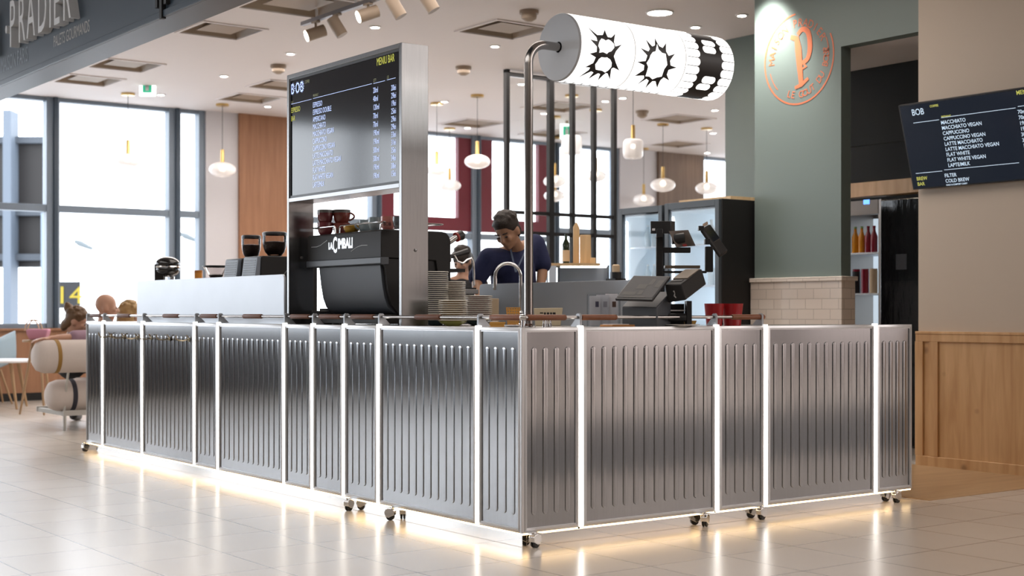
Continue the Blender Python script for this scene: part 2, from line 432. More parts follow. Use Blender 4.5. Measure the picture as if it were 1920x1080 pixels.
tl = text_polys([('MAISON PARIS', 0, 0, .12, 1, 'LEFT')], V((XF0 - .003, p0.y, p0.z)), V((0, -1, 0)), UP, V((-1, 0, 0)))
ys = [v.co.y for v in tl.bm.verts]; k = (p0.y - p1.y) / (max(ys) - min(ys))
for v in tl.bm.verts: v.co.y = p0.y + (v.co.y - p0.y) * k
tag(tl.build('painted_lettering', mat('faint_sign_paint', (.16, .19, .22), .5), smooth=0), 'faint lettering near the lower edge of the fascia', 'lettering')
p = fas(309, 20)
br = thing('hanging_bracket', (XF0, p.y, p.z), 'dark metal bracket fixed to the slate blue fascia', 'bracket')
for dy in (-.07, 0, .07):
    MB().box((XF0 - .03, p.y + dy - .018, fas(309, 36 if dy == 0 else 12).z), (XF0, p.y + dy + .018, p.z + .5)).build('bar', BLACKM, br)

# window wall
WX = lambda px: onY(px, 400, YW).x
ZS, ZT = .92, onY(200, 396, YW).z
ZM0, ZM1 = onY(800, 431, YW).z, onY(800, 406, YW).z
struct(MB().box((.4, YW - .12, 0), (18, YW + .2, ZS - .03)).build('wall_back', BROWNW))
struct(MB().box((-14, YW - .12, 0), (.4, YW + .2, ZS - .03)).build('wall_back_unseen', mat('reflection_grey', (.11, .112, .118), .6)))  # unseen run, coloured grey for its reflection in the left panels
struct(MB().box((-14, YW - .16, ZS - .03), (18, YW + .2, ZS)).build('trim_2', BROWNW, bev=.004))
struct(MB().box((-14, YW - .125, 0), (18, YW - .12, .1)).build('baseboard_back', BLACKM))
struct(MB().box((-14, YW, HC - .0), (18, YW + .2, 5.5)).build('wall_back_upper', WHITEW))
bays = []                                        # (x0, x1, maroon?)
xm = [WX(p) for p in (97, 325, 381)]
left_edges = [-13.6, -11.2, -8.8, -6.4, -4.0, -1.6, xm[0]]
for q0, q1 in zip(left_edges, left_edges[1:]): bays.append((q0, q1, 0))
bays += [(xm[0], xm[1], 0), (xm[1], xm[2], 0), (WX(541), WX(703), 0), (WX(703), WX(890), 1), (WX(890), WX(1038), 1), (WX(1038), WX(1156), 0), (WX(1309), WX(1430), 0), (WX(1430), WX(1900), 0)]
for i, (x0, x1, red) in enumerate(bays):
    m = MB(); fw = .085
    m.box((x0, YW - .06, ZS), (x0 + fw, YW + .1, HC)).box((x1 - fw, YW - .06, ZS), (x1, YW + .1, HC))
    m.box((x0 + fw, YW - .04, ZS), (x1 - fw, YW + .1, ZS + .06)).box((x0 + fw, YW - .04, HC - .05), (x1 - fw, YW + .1, HC))
    m.mi = 1
    m.box((x0, YW - .10, ZS), (x0 + .05, YW - .06, HC))
    m.mi = 0
    zt = ZM0 - .08 if red else ZT
    m.box((x0 + fw, YW - .05, zt - .04), (x1 - fw, YW + .1, zt + .05))
    w0 = struct(m.build('window_%d' % (i + 1), [FRAMEL, FRAMEB], bev=.004))
    MB().box((x0 + fw, YW + .02, ZS), (x1 - fw, YW + .03, HC)).build('pane', PANE, w0)
    if red:
        m = MB(); r = .24
        ra, rb = x0 + fw, x1 - fw
        m.box((ra, YW - .02, ZM0), (rb, YW + .07, ZM1)).box((ra, YW - .02, ZM1), (ra + r, YW + .07, HC - .05)).box((rb - r, YW - .02, ZM1), (rb, YW + .07, HC - .05))
        m.build('maroon_surround', MAROON, w0)
def column(name, px0, px1, m0, px2=None, dy=.1):
    return struct(MB().box((WX(px0), YW - dy, 0), (WX(px1), YW + .2, HC)).build(name, m0))
column('wall_back_pier', 381, 442, WHITEW, dy=.09)
column('wall_back_cladding', 441, 541, BROWNW, dy=.14)
column('wall_back_pier', 1156, 1226, WHITEW, dy=.09)
column('wall_back_cladding', 1225, 1309, WALNUT, dy=.14)

# ------------------------------------------------------------------ outside
struct(MB().box((-60, YW + .2, -.2), (90, 140, -.12)).build('ground', mat('pale_concrete', (.62, .63, .64), .8)))
b = thing('neighbour_building', (-9, 27, -.12), 'dark low building seen through the far left window', 'building')
q0, q1 = atD(-60, 590, 32), atD(92, 590, 32)
bz = lambda y: 1.1212 + (HOR - y) / F_PX * 32
m = MB(); ux = (q1 - q0).normalized(); un = V((-ux.y, ux.x, 0)); ww = (q1 - q0).length
def panel(mm, px0, px1, y0, y1, d0, dep):
    s0, s1 = atD(px0, y0, 32), atD(px1, y0, 32); s0.z, s1.z = bz(y0), bz(y0)
    mm.obox(s0 + un * d0, s1 - s0, un * dep, V((0, 0, bz(y1) - bz(y0))))
m = MB(); panel(m, -60, 92, 500, 258, .2, .5); m.build('facade', mat('brown_facade', (.013, .010, .009), .5), b)
m = MB(); panel(m, -60, 92, 268, 256, 0, .25); panel(m, -60, 92, 404, 392, 0, .25); panel(m, -60, 84, 488, 476, .0, .25); m.build('concrete_band', mat('grey_blue_band', (.06, .07, .085), .6), b)
m = MB(); panel(m, 14, 29, 650, 210, -.3, .5); m.build('concrete_post', mat('pale_blue_concrete', (.12, .145, .18), .6), b)
m = MB(); panel(m, 82, 90, 640, 400, -.2, .3); m.build('steel_post', FRAMEL, b)
gs = thing('gate_sign', atD(131, 555, 30), 'black sign with yellow number 14 outside the left window', 'sign')
g0 = atD(107, 578, 30); gw = (atD(151, 578, 30) - g0); gh = 1.1212 + (HOR - 528) / F_PX * 30 - g0.z
MB().obox(g0, gw, V((0, .06, 0)), V((0, 0, gh))).build('board', mat('sign_black', (.012, .012, .014), .5), gs)
t = text_polys([('14', .5 * gw.length, gh * .18, gh * .64, 1.15, 'CENTER')], g0 + V((0, -.02, 0)), gw.normalized(), UP, V((0, -1, 0)))
t.build('number', mat('sign_yellow', (.32, .24, .01), .5, emit=0, ecol=(1, .75, .05)), gs, smooth=0)
m = MB(); pz0 = atD(109, 640, 30)
for px in (110, 148): m.box(atD(px, 578, 30) + V((-.03, .02, 0)), (atD(px, 578, 30).x + .03, atD(px, 578, 30).y + .08, -.12))
m.build('post', FRAMEL, gs)
for k, (px, py, d, l) in enumerate(((140, 452, 40, .55), (338, 438, 40, .6))):
    lp = thing('street_light', atD(px + 16, py + 10, d), ['grey street lamp head in the wide left window', 'grey street lamp head in the narrow window beside the white pier'][k], 'street light')
    a0, a1 = atD(px, py, d), atD(px + 34, py + 15, d)
    MB().tube([a0, a0.lerp(a1, .3), a1], [.05, .09, .05], 8).build('lamp_head', mat('pale_grey_metal', (.12, .14, .15), .5), lp)
    MB().tube([a1, V((a1.x, a1.y, -.12))], .04, 8).build('mast', mat('haze_white', (.85, .87, .9), .6), lp)

# ------------------------------------------------------------------ things on the ceiling
VENTD = mat('vent_dark', (.10, .085, .07), .6)
VENTT = mat('vent_tan', (.33, .25, .18), .55)
def vent(c, label, s=.6):
    r = thing('ceiling_vent', (c.x, c.y, HC), label, 'vent', 'square ceiling air diffusers')
    h = s / 2
    def sq(hh, z): return [(c.x + a * hh, c.y + b3 * hh, z) for a, b3 in ((-1, -1), (1, -1), (1, 1), (-1, 1))]
    m = MB(); m.loft([sq(h + .035, HC), sq(h + .035, HC - .012), sq(h, HC - .012), sq(h, HC)], cap=False); m.build('rim', PLASTER, r)
    m = MB(); m.loft([sq(h, HC), sq(h * .80, HC + .13), sq(h * .78, HC + .14), sq(h + .001, HC + .14)], cap=False); m.build('louvre', VENTT, r)
    MB().box((c.x - h, c.y - h, HC + .131), (c.x + h, c.y + h, HC + .15)).build('duct_opening', VENTD, r)
    m = MB(); m.loft([sq(h * .60, HC + .012), sq(h * .30, HC + .09), sq(.01, HC + .09)]); m.build('core', VENTT, r)
    return r
vl = [((415, 57), 'square air diffuser nearest the fascia, above the left window', .62), ((235, 122), 'square air diffuser in the middle of the three along the fascia', .62), ((165, 150), 'square air diffuser at the far end of the row along the fascia', .62),
      ((470, 184), 'square air diffuser in front of the brown wall cladding', .62), ((530, 160), 'square air diffuser half hidden behind the menu board', .62), ((948, 55), 'square air diffuser behind the top of the lamp pole', .66), ((887, 231), 'square air diffuser above the pendant lamps right of the menu board', .7),
      ((1050, 200), 'square air diffuser behind the black partition bars', .7), ((1272, 223), 'square air diffuser under the lit drum lamp', .7), ((1270, 270), 'square air diffuser in front of the walnut cladding', .7), ((1036, 250), 'farthest square air diffuser above the partition', .7), ((560, 8), 'large square air diffuser at the top edge beside the track lights', .8)]
holes = [(onZ(*p, HC), w / 2) for p, lab, w in vl]
gx = sorted({-.35, 18.0} | {round(c.x + q, 4) for c, h in holes for q in (-h, h)}); gy = sorted({-2.2, YW + .3} | {round(c.y + q, 4) for c, h in holes for q in (-h, h)})
m = MB(); vg = {(x, y): m.bm.verts.new((x, y, HC)) for x in gx for y in gy}
for x0, x1 in zip(gx, gx[1:]):
    for y0, y1 in zip(gy, gy[1:]):
        if not any(abs((x0 + x1) / 2 - c.x) < h and abs((y0 + y1) / 2 - c.y) < h for c, h in holes): m.bm.faces.new((vg[x0, y0], vg[x1, y0], vg[x1, y1], vg[x0, y1]))
for v in [v for v in m.bm.verts if not v.link_faces]: m.bm.verts.remove(v)
struct(m.build('ceiling', PLASTER, smooth=0))
for p, lab, w in vl: vent(onZ(*p, HC), lab, w)
GLOWD = mat('downlight_glow', (1, .95, .88), .4, emit=14, ecol=(1, .93, .84))
def downlight(px, py, label, r=.042):
    c = onZ(px, py, HC)
    o = thing('downlight', (c.x, c.y, HC), label, 'downlight', 'small round ceiling downlights')
    MB().lathe([(r + .02, 0), (r + .02, -.006), (r, -.012), (r, 0)], c, n=20, cap=False).build('trim_ring', WHITEP, o)
    MB().lathe([(r, -.004), (.001, -.004)], c, n=20).build('lens', GLOWD, o)
for px, py, lab in ((420, 142, 'downlight left of the menu board near the tan detector'), (302, 177, 'downlight beside the hanging exit sign'), (545, 100, 'downlight just left of the top of the menu board'), (502, 199, 'downlight above the brown wall cladding'),
                    (703, 50, 'downlight just below the track light rail'), (928, 86, 'downlight between menu board and lamp pole'), (833, 190, 'downlight beside a brass ceiling cap right of the menu board'), (877, 239, 'downlight beside the diffuser over the oval pendants'),
                    (1304, 50, 'downlight right above the drum lamp'), (1391, 28, 'downlight next to the pillar top'), (1168, 183, 'downlight under the drum lamp beside the partition'), (1340, 206, 'downlight below the end of the drum lamp'), (1337, 249, 'downlight beside the rightmost brass ceiling cap'),
                    (1020, 212, 'downlight seen between the first partition bars'), (1135, 189, 'faint downlight behind the last partition bay'), (1326, 286, 'farthest downlight above the white gap beside the pillar'), (978, 157, 'downlight left of the lamp pole behind the partition')):
    downlight(px, py, lab)
c = onZ(1237, 22, HC)
o = thing('panel_light', (c.x, c.y, HC), 'large round white ceiling light above the drum lamp', 'ceiling light')
MB().lathe([(.13, 0), (.13, -.012), (.112, -.016), (.112, 0)], c, n=32, cap=False).build('trim_ring', WHITEP, o)
MB().lathe([(.112, -.008), (.001, -.008)], c, n=32).build('lens', GLOWD, o)
TANP = mat('tan_plastic', (.36, .28, .21), .5)
for px, py, lab in ((522, 122, 'tan smoke detector hanging left of the menu board'), (869, 125, 'tan smoke detector right of the menu board'), (992, 20, 'tan smoke detector above the bent lamp pole'), (1204, 208, 'tan smoke detector below the drum lamp')):
    c = onZ(px, py, HC)
    o = thing('smoke_detector', (c.x, c.y, HC), lab, 'smoke detector', 'tan smoke detectors')
    MB().lathe([(.09, 0), (.09, -.03)], c, n=20).build('base', TANP, o)
    MB().lathe([(.075, -.03), (.07, -.075), (.03, -.10), (.001, -.10)], c, n=20).build('sensor_head', TANP, o)
for k, (px, py, d, lab) in enumerate(((276, 163, 17.3, 'hanging green and white exit sign near the left window'), (1063, 246, 20.5, 'small exit sign hanging behind the partition'))):
    c = atD(px, py, d); ex = thing('exit_sign', (c.x, c.y, HC), lab, 'exit sign')
    MB().obox(c - RT * .10 + UP * (-.11), RT * .20, FW * .04, UP * .22).build('light_box', mat('exit_white', (.9, .95, .93), .4, emit=1.0, ecol=(.85, 1, .95)), ex, bev=.01)
    m = MB(); q = c - FW * .003
    m.obox(q - RT * .055 + UP * -.07, RT * .11, FW * .003, UP * .14); m.build('green_field', mat('exit_green', (.02, .30, .16), .4, emit=.3, ecol=(.05, .7, .4)), ex)
    m = MB(); q = c - FW * .006
    m.obox(q - RT * .02 + UP * -.045, RT * .04, FW * .003, UP * .07); m.ball(q + UP * .045, (.014, .003, .014), 10, 6); m.build('running_figure', WHITEP, ex)
    MB().cyl(c + UP * .11, V((c.x, c.y, HC)), .025, 10).build('hanger', TANP, ex)

# track lights
p0, p1 = onZ(572, 44, HC - .1), onZ(800, -22, HC - .1)
p1 = V((p0.x, p1.y, p0.z))
tr = thing('lighting_track', (p0.x, p0.y, HC), 'grey ceiling track carrying the cylinder spotlights', 'lighting track')
MB().box((p0.x - .02, p1.y, HC - .115), (p0.x + .02, p0.y + .05, HC - .08)).build('rail', mat('grey_rail', (.26, .25, .26), .45, 1), tr)
m = MB()
for f in (.12, .5, .9): yy = p0.y + (p1.y - p0.y) * f; m.cyl((p0.x, yy, HC - .08), (p0.x, yy, HC), .012, 8)
m.build('suspension', WHITEP, tr)
GLOWS = mat('spot_glow', (1, .93, .82), .4, emit=9, ecol=(1, .90, .75))
spots = [(592, 62, (-1, 0), 'first track spotlight, glowing towards the left end of the track'), (632, 50, (.5, 0), 'second track spotlight, turned away to the right'), (690, 26, (-1, 0), 'third track spotlight, glowing to the left'), (742, 14, (.6, 0), 'fourth track spotlight, turned away to the right'), (803, 2, (.5, 0), 'last track spotlight at the top edge')]
for px, py, (sx, _), lab in spots:
    c = onX(px, py, p0.x); c.z = min(c.z, HC - .19)
    o = thing('track_spotlight', (p0.x, c.y, HC - .115), lab, 'spotlight', 'cylinder track spotlights')
    MB().cyl((p0.x, c.y, HC - .115), (p0.x, c.y, c.z), .012, 8).box((p0.x - .02, c.y - .05, HC - .13), (p0.x + .02, c.y + .05, HC - .115)).build('stem', TANP, o)
    dirv = (RT * (.85 if sx < 0 else -.45) + UP * (.35 if sx < 0 else .75) + FW * (.3 if sx < 0 else 0)).normalized()
    a0, a1 = c + dirv * .09, c - dirv * .09
    MB().tube([a0, a1], .055, 20).build('housing', TANP, o)
    if sx < 0: MB().tube([a1 - dirv * .001, a1 - dirv * .006], .05, 20).build('lens', GLOWS, o)

# pendants
BRASS = mat('brass', (.62, .42, .16), .3, 1)
BULB = mat('bulb_glow', (1, .9, .75), .4, emit=4, ecol=(1, .86, .66))
def milk_glass():
    m = bpy.data.materials.new('ribbed_milk_glass'); m.use_nodes = True; nt = m.node_tree; b = nt.nodes['Principled BSDF']
    b.inputs['Base Color'].default_value = (.86, .84, .85, 1); b.inputs['Roughness'].default_value = .15
    b.inputs['Emission Color'].default_value = (1, .94, .90, 1); b.inputs['Emission Strength'].default_value = .06
    t = nt.nodes.new('ShaderNodeBsdfTransparent'); mx = nt.nodes.new('ShaderNodeMixShader'); mx.inputs[0].default_value = .80
    nt.links.new(t.outputs[0], mx.inputs[1]); nt.links.new(b.outputs[0], mx.inputs[2]); nt.links.new(mx.outputs[0], nt.nodes['Material Output'].inputs[0])
    return m
MILK = milk_glass()
def pendant(cx, cy, gx, gy, gw, drum, label):
    c = onZ(cx, cy, HC); d = (c - CAM).dot(FW)
    z = 1.1212 + (HOR - gy) / F_PX * d; r = gw / F_PX * d / 2
    o = thing('pendant_lamp', (c.x, c.y, HC), label, 'pendant lamp', 'drum pendant lamps' if drum else 'oval glass pendant lamps')
    MB().lathe([(.085, 0), (.085, -.028), (.001, -.03)], (c.x, c.y, HC), n=24).build('ceiling_cap', BRASS, o)
    hh = r * (.95 if drum else .56)
    MB().cyl((c.x, c.y, HC - .03), (c.x, c.y, z + hh + .12), .004, 6).build('cord', BLACKP, o)
    MB().lathe([(.012, .17), (.024, .165), (.026, 0), (.03, -.01)], (c.x, c.y, z + hh), n=16).build('socket', BRASS, o)
    if drum: prof = [(.03, hh), (r * .8, hh * .97), (r * .97, hh * .75), (r, hh * .3), (r, -hh * .3), (r * .96, -hh * .75), (r * .78, -hh), (.02, -hh)]
    else: prof = [(max(.02, r * math.cos(t)), hh * math.sin(t)) for t in [PI / 2 - .12 - (PI - .3) * i / 14 for i in range(15)]]
    g = MB(); n = 40
    g.loft([[V((c.x, c.y, z)) + V((math.cos(2 * PI * k / n), math.sin(2 * PI * k / n), 0)) * (q * (1 + .018 * (k % 2))) + UP * zz for k in range(n)] for q, zz in prof], cap=False)
    g.build('glass_shade', MILK, o, smooth=60)
    MB().ball((c.x, c.y, z + hh * .25), r * .26, 14, 8).build('bulb', BULB, o)
for a in ((240, 175, 240, 301, 48, 0, 'oval glass pendant in front of the wide left window'), (417, 195, 417, 318, 50, 0, 'oval glass pendant in front of the white pier'),
          (819, 193, 819, 319, 40, 0, 'oval glass pendant just right of the menu board post'), (895, 178, 892, 303, 48, 0, 'oval glass pendant in front of the maroon frame'), (843, 240, 843, 348, 42, 0, 'lower oval glass pendant right of the menu board'),
          (1072, 178, 1072, 272, 38, 1, 'drum shaped glass pendant behind the partition bars'), (1187, 150, 1187, 279, 38, 1, 'drum shaped glass pendant right of the partition'), (1243, 232, 1243, 347, 46, 0, 'oval glass pendant in front of the walnut cladding'),
          (1325, 240, 1324, 353, 42, 0, 'oval glass pendant beside the sage green pillar'), (1207, 278, 1206, 375, 40, 0, 'oval glass pendant just above the left drinks fridge'), (1117, 205, 1117, 330, 40, 0, 'oval glass pendant behind the right half of the partition'),
          (1040, 218, 1037, 340, 42, 0, 'upper of two oval pendants behind the second partition bar'), (1040, 257, 1035, 367, 40, 0, 'lower of two oval pendants behind the second partition bar')):
    pendant(*a)

# ================================================================== THE KIOSK
ZB, ZT0 = .068, 1.05                          # lower and upper edge of the counter panels
SW = .024                                     # width of a light strip
def P_L(s, o, z): return V((-o, s, z))        # left side of the kiosk: along +Y, facing -X
def P_F(s, o, z): return V((s, -o, z))        # front side: along +X, facing -Y
def frame_mb(m, P, s0, s1):
    prof = [(0, -.012), (0, .006), (.003, .008), (.015, .0118), (.017, .008), (.0225, .0085), (.023, -.012)]
    C = [(s0, ZB, 1, 1), (s1, ZB, -1, 1), (s1, ZT0, -1, -1), (s0, ZT0, 1, -1)]
    rings = [[P(a + da * i, o, b + db * i) for i, o in prof] for a, b, da, db in C]
    m.loft(rings + [rings[0]], cap=False)
    return m
def panel_mb(m, P, s0, s1, n):
    a, b = s0 + .020, s1 - .020
    q = [P(a, .002, ZB + .02), P(b, .002, ZB + .02), P(b, .002, ZT0 - .02), P(a, .002, ZT0 - .02)]
    m.prism(q, P(0, -.004, 0) - P(0, 0, 0))
    w = b - a; pitch = (w - .03) / n; hw = min(.0155, pitch * .24)
    z0, z1 = .150, .955
    for k in range(n):
        c = a + .015 + pitch * (k + .5)
        def ring(r, o):
            pts = []
            for i in range(9): t = PI * i / 8; pts.append(P(c + r * math.cos(t), o, z1 - hw + r * math.sin(t)))
            for i in range(9): t = PI + PI * i / 8; pts.append(P(c + r * math.cos(t), o, z0 + hw + r * math.sin(t)))
            return pts
        m.loft([ring(hw, .0015), ring(hw - .0010, .0052), ring(hw - .0024, .0062), ring(hw * .4, .0066)])
    return m
GRIPCOL = {}
def rail_bits(u, P, s0, s1, grip, br_at, lea):
    zr, orr = 1.097, -.016
    r = MB().cyl(P(s0, orr, zr), P(s1, orr, zr), .0085, 14).build('hand_rail', POLISHED, u)
    if grip:
        g = MB(); a, b = grip
        g.tube([P(a, orr, zr), P(a + .006, orr, zr), P(b - .006, orr, zr), P(b, orr, zr)], [.0125, .0145, .0145, .0125], 16)
        g.build('leather_grip', lea, r)['label'] = 'brown leather wrap'
    for s in br_at:
        m = MB()
        th = P(s + .003, 0, 0) - P(s, 0, 0)
        m.prism([P(s - .0015, o, z) for o, z in ((.004, 1.05), (.004, 1.108), (-.004, 1.116), (-.024, 1.116), (-.032, 1.108), (-.034, 1.092), (-.075, 1.052))], th)
        m.prism([P(s - .006, .004, z) for z in (1.05, 1.106)] + [P(s - .006, -.004, 1.117), P(s - .006, -.008, 1.115), P(s - .006, .001, 1.104), P(s - .006, .001, 1.05)], P(.012, 0, 0) - P(0, 0, 0))
        m.build('rail_bracket', SHEET, u)
def caster(u, P, s, ang):
    c = P(s, .036, .0)
    M = Matrix.Rotation(ang, 3, 'Z')
    q = lambda x, y, z: c + M @ V((x, y, z))
    m = MB()
    for y in (-.013, .003): m.tube([q(0, y, .021), q(0, y + .010, .021)], .021, 20)
    w = m.build('caster', RUBBER, u, bev=.002); w['label'] = 'black twin wheel'
    h = MB()
    pts = [(-.026, .030), (-.028, .052), (-.018, .064), (.010, .066), (.026, .056), (.031, .040), (.022, .020), (.006, .014)]
    h.prism([q(x, -.017, z) for x, z in pts], M @ V((0, .034, 0)))
    h.build('caster_hood', CHROME, w, bev=.002)['label'] = 'chrome hood'
    k = MB(); k.cyl(q(-.014, 0, .055), q(-.014, 0, .075), .007, 10); k.box(P(s - .03, -.01, .064), P(s + .03, .05, .069)); k.build('caster_plate', CHROME, w)
def hook(u, P, s, z):
    m = MB()
    m.lathe([(.016, 0), (.016, .004), (.001, .005)], P(s, .009, z), P(0, 1, 0) - P(0, 0, 0), 14)
    m.tube([P(s, .012, z), P(s, .05, z - .008), P(s, .085, z - .006), P(s, .10, z + .006), P(s, .105, z + .03)], .0045, 8)
    m.tube([P(s, .010, z + .004), P(s, .016, z + .018), P(s, .026, z + .03)], .0045, 8)
    m.build('coat_hook', mat('bronze_hook', (.32, .26, .17), .3, 1), u)

LB = [.363, 1.314, 1.697, 2.072, 2.433, 3.385, 3.764, 4.704, 5.516, 5.887]      # module joints along the left side
LN = [12, 4, 4, 4, 12, 4, 12, 10, 4]
LL = ['wide twelve-rib steel counter unit next to the corner unit, on the left side', 'narrow steel counter unit with the two casters close together, left side', 'narrow steel counter unit below the coffee machine, middle of three narrow ones',
      'narrow steel counter unit below the left post of the menu board', 'wide steel counter unit below the right half of the upright splash panel', 'narrow steel counter unit beneath the slotted grinders, between two wide ones',
      'wide steel counter unit with three hooks, nearer of the two with hooks', 'ten-rib steel counter unit with three hooks, farther of the two with hooks', 'narrow end unit at the far left end of the counter']
LG = [(780, 826), (660, 701), (600, 638), (546, 580), (457, 491), (377, 407), (307, 335), (222, 244), (171, 190)]
YL = lambda px: onX(px, 596, .016).y
for i, n in enumerate(LN):
    a, b = LB[i], LB[i + 1]
    u = thing('counter_unit', (0.1, (a + b) / 2, 0), LL[i], 'counter unit', 'ribbed steel counter units')
    last = i == len(LN) - 1
    s0, s1 = a + SW / 2, b - (0 if last else SW / 2)
    MB().box((.012, s0 + .004, .075), (.35, s1 - .004, 1.034)).build('carcass', DARKSTEEL, u)
    frame_mb(MB(), P_L, s0, s1).build('frame', FRAME, u)
    panel_mb(MB(), P_L, s0, s1, n).build('ribbed_panel', STEEL, u, smooth=25)
    MB().box((-.011, a - SW / 2 + .001, ZB + .002), (.012, a + SW / 2 - .001, ZT0 + .006)).build('light_strip', LED, u)['label'] = 'glowing white upright strip'
    MB().box((.002, s0, .060), (.018, s1, .0665)).build('base_light', LEDW, u)['label'] = 'glowing strip under the panel'
    g = sorted((YL(LG[i][0]), YL(LG[i][1])))
    rail_bits(u, P_L, a - SW / 2, b - (0 if last else SW / 2), g, [a] + ([b - .004] if last else []), LEATHER)
    if i == 0: caster(u, P_L, onX(732, 960, -.036).y, 2.2)
    if i == 1: caster(u, P_L, onX(654, 940, -.036).y, .4)
    if last: caster(u, P_L, b - .06, .3)
    if i in (6, 7):
        for px, py in (((1070 / 6.4 + 150, 352 / 6.4 + 580), (1305 / 6.4 + 150, 362 / 6.4 + 580), (850 / 6.4 + 150, 345 / 6.4 + 580)) if i == 6 else ((365 / 6.4 + 150, 322 / 6.4 + 580), (520 / 6.4 + 150, 333 / 6.4 + 580), (685 / 6.4 + 150, 340 / 6.4 + 580))):
            p = onX(px, py, -.01); hook(u, P_L, p.y, p.z)
FB = [.357, 1.288, 1.657, 2.578, 2.911]
FN = [12, 4, 12, 4]
FL = ['wide steel counter unit right of the corner, below the card terminal screen', 'narrow steel counter unit below the red pots', 'wide steel counter unit without a rail, right half of the front', 'narrow end unit at the right end of the front']
XF = lambda px: onY(px, 597, .016).x
FG = [(1090, 1155), (1372, 1432), None, None]
for i, n in enumerate(FN):
    a, b = FB[i], FB[i + 1]
    u = thing('counter_unit', ((a + b) / 2, .1, 0), FL[i], 'counter unit', 'ribbed steel counter units')
    last = i == 3
    s0, s1 = a + SW / 2, b - (0 if last else SW / 2)
    MB().box((s0 + .004, .012, .075), (s1 - .004, .35, 1.034)).build('carcass', DARKSTEEL, u)
    frame_mb(MB(), P_F, s0, s1).build('frame', FRAME, u)
    panel_mb(MB(), P_F, s0, s1, n).build('ribbed_panel', STEEL, u, smooth=25)
    MB().box((a - SW / 2 + .001, -.011, ZB + .002), (a + SW / 2 - .001, .012, ZT0 + .006)).build('light_strip', LED, u)['label'] = 'glowing white upright strip'
    MB().box((s0, .002, .060), (s1, .018, .0665)).build('base_light', LEDW, u)['label'] = 'glowing strip under the panel'
    if FG[i]:
        rail_bits(u, P_F, a - SW / 2, b - SW / 2, (XF(FG[i][0]), XF(FG[i][1])), [a] + ([b - SW / 2 - .008] if i == 1 else []), LEATHERT)
    if i == 0: caster(u, P_F, onY(1322, 970, -.036).x, .5)
    if i == 1: caster(u, P_F, min(1.605, onY(1428, 955, -.036).x), .1)
    if last: caster(u, P_F, onY(1681, 925, -.036).x, .1)
# the corner unit
u = thing('counter_unit', (.18, .18, 0), 'steel corner unit at the front edge with four ribs on either face', 'counter unit', 'ribbed steel counter units')
MB().box((.012, .012, .075), (.34, .346, 1.034)).build('carcass', DARKSTEEL, u)
frame_mb(MB(), P_L, .0, LB[0] - SW / 2).build('frame', FRAME, u); frame_mb(MB(), P_F, .0, FB[0] - SW / 2).build('frame', FRAME, u)
MB().box((-.011, -.011, ZB), (.004, .004, ZT0)).build('corner_post', FRAME, u, bev=.003)
panel_mb(MB(), P_L, 0, LB[0] - SW / 2, 4).build('ribbed_panel', STEEL, u, smooth=25)
panel_mb(MB(), P_F, 0, FB[0] - SW / 2, 4).build('ribbed_panel', STEEL, u, smooth=25)
MB().box((.002, .002, .060), (.018, LB[0] - .014, .0665)).build('base_light', LEDW, u); MB().box((.018, .002, .060), (FB[0] - .014, .018, .0665)).build('base_light', LEDW, u)
rail_bits(u, P_L, .016, LB[0] - SW / 2, sorted((YL(921), YL(979))), [], LEATHERT)
rail_bits(u, P_F, .016, FB[0] - SW / 2, (XF(989), XF(1060)), [], LEATHERT)
MB().lathe([(.010, -.016), (.014, -.014), (.016, 0), (.014, .014), (.010, .016)], (.016, .016, 1.097), RT, 16).cyl((.016, .016, 1.05), (.016, .016, 1.09), .007, 12).build('rail_joint', CHROME, u)
caster(u, P_F, .05, .2)

MB_ = MB(); MB_.box((.004, .004, 0), (.03, 5.68, .058)); MB_.box((.03, .004, 0), (2.76, .03, .058))
tag(MB_.build('kiosk_plinth', MIRROR, bev=.001), 'mirror polished steel plinth round the foot of the counter', 'plinth')
m = MB(); m.box((.36, .36, 0), (2.9, 5.6, .10)); struct(m.build('floor_deck', mat('deck_vinyl', (.10, .10, .10), .6)))
m = MB(); m.prism([V(p) for p in ((.0135, .0135, 1.036), (2.905, .0135, 1.036), (2.905, .75, 1.036), (1.22, .75, 1.036), (1.22, 2.05, 1.036), (.78, 2.05, 1.036), (.78, 5.88, 1.036), (.0135, 5.88, 1.036))], (0, 0, .011))
tag(m.build('worktop', mat('worktop_steel', (.45, .44, .43), .24, 1), bev=.002), 'brushed steel worktop running round the whole counter', 'worktop')
ZW = 1.047

# upright splash panels
def splash(name, X, y0, y1, z1, label):
    r = .025; m = MB()
    pts = [(y0, ZW), (y1, ZW)] + [(y1 - r + r * math.cos(t), z1 - r + r * math.sin(t)) for t in (0, PI / 4, PI / 2)] + [(y0 + r + r * math.cos(t), z1 - r + r * math.sin(t)) for t in (PI / 2, PI * .75, PI)]
    m.prism([V((X, y, z)) for y, z in pts], (.012, 0, 0))
    return tag(m.build(name, SHEET, bev=.001), label, 'splash panel')
splash('splash_panel', .15, 2.735, 5.20, 1.366, 'long upright grey steel splash panel in front of the grinders')
splash('splash_panel', 1.15, onX(1206, 525, 1.15).y, onX(899, 532, 1.15).y, 1.302, 'grey steel splash panel between the worktop and the barista')

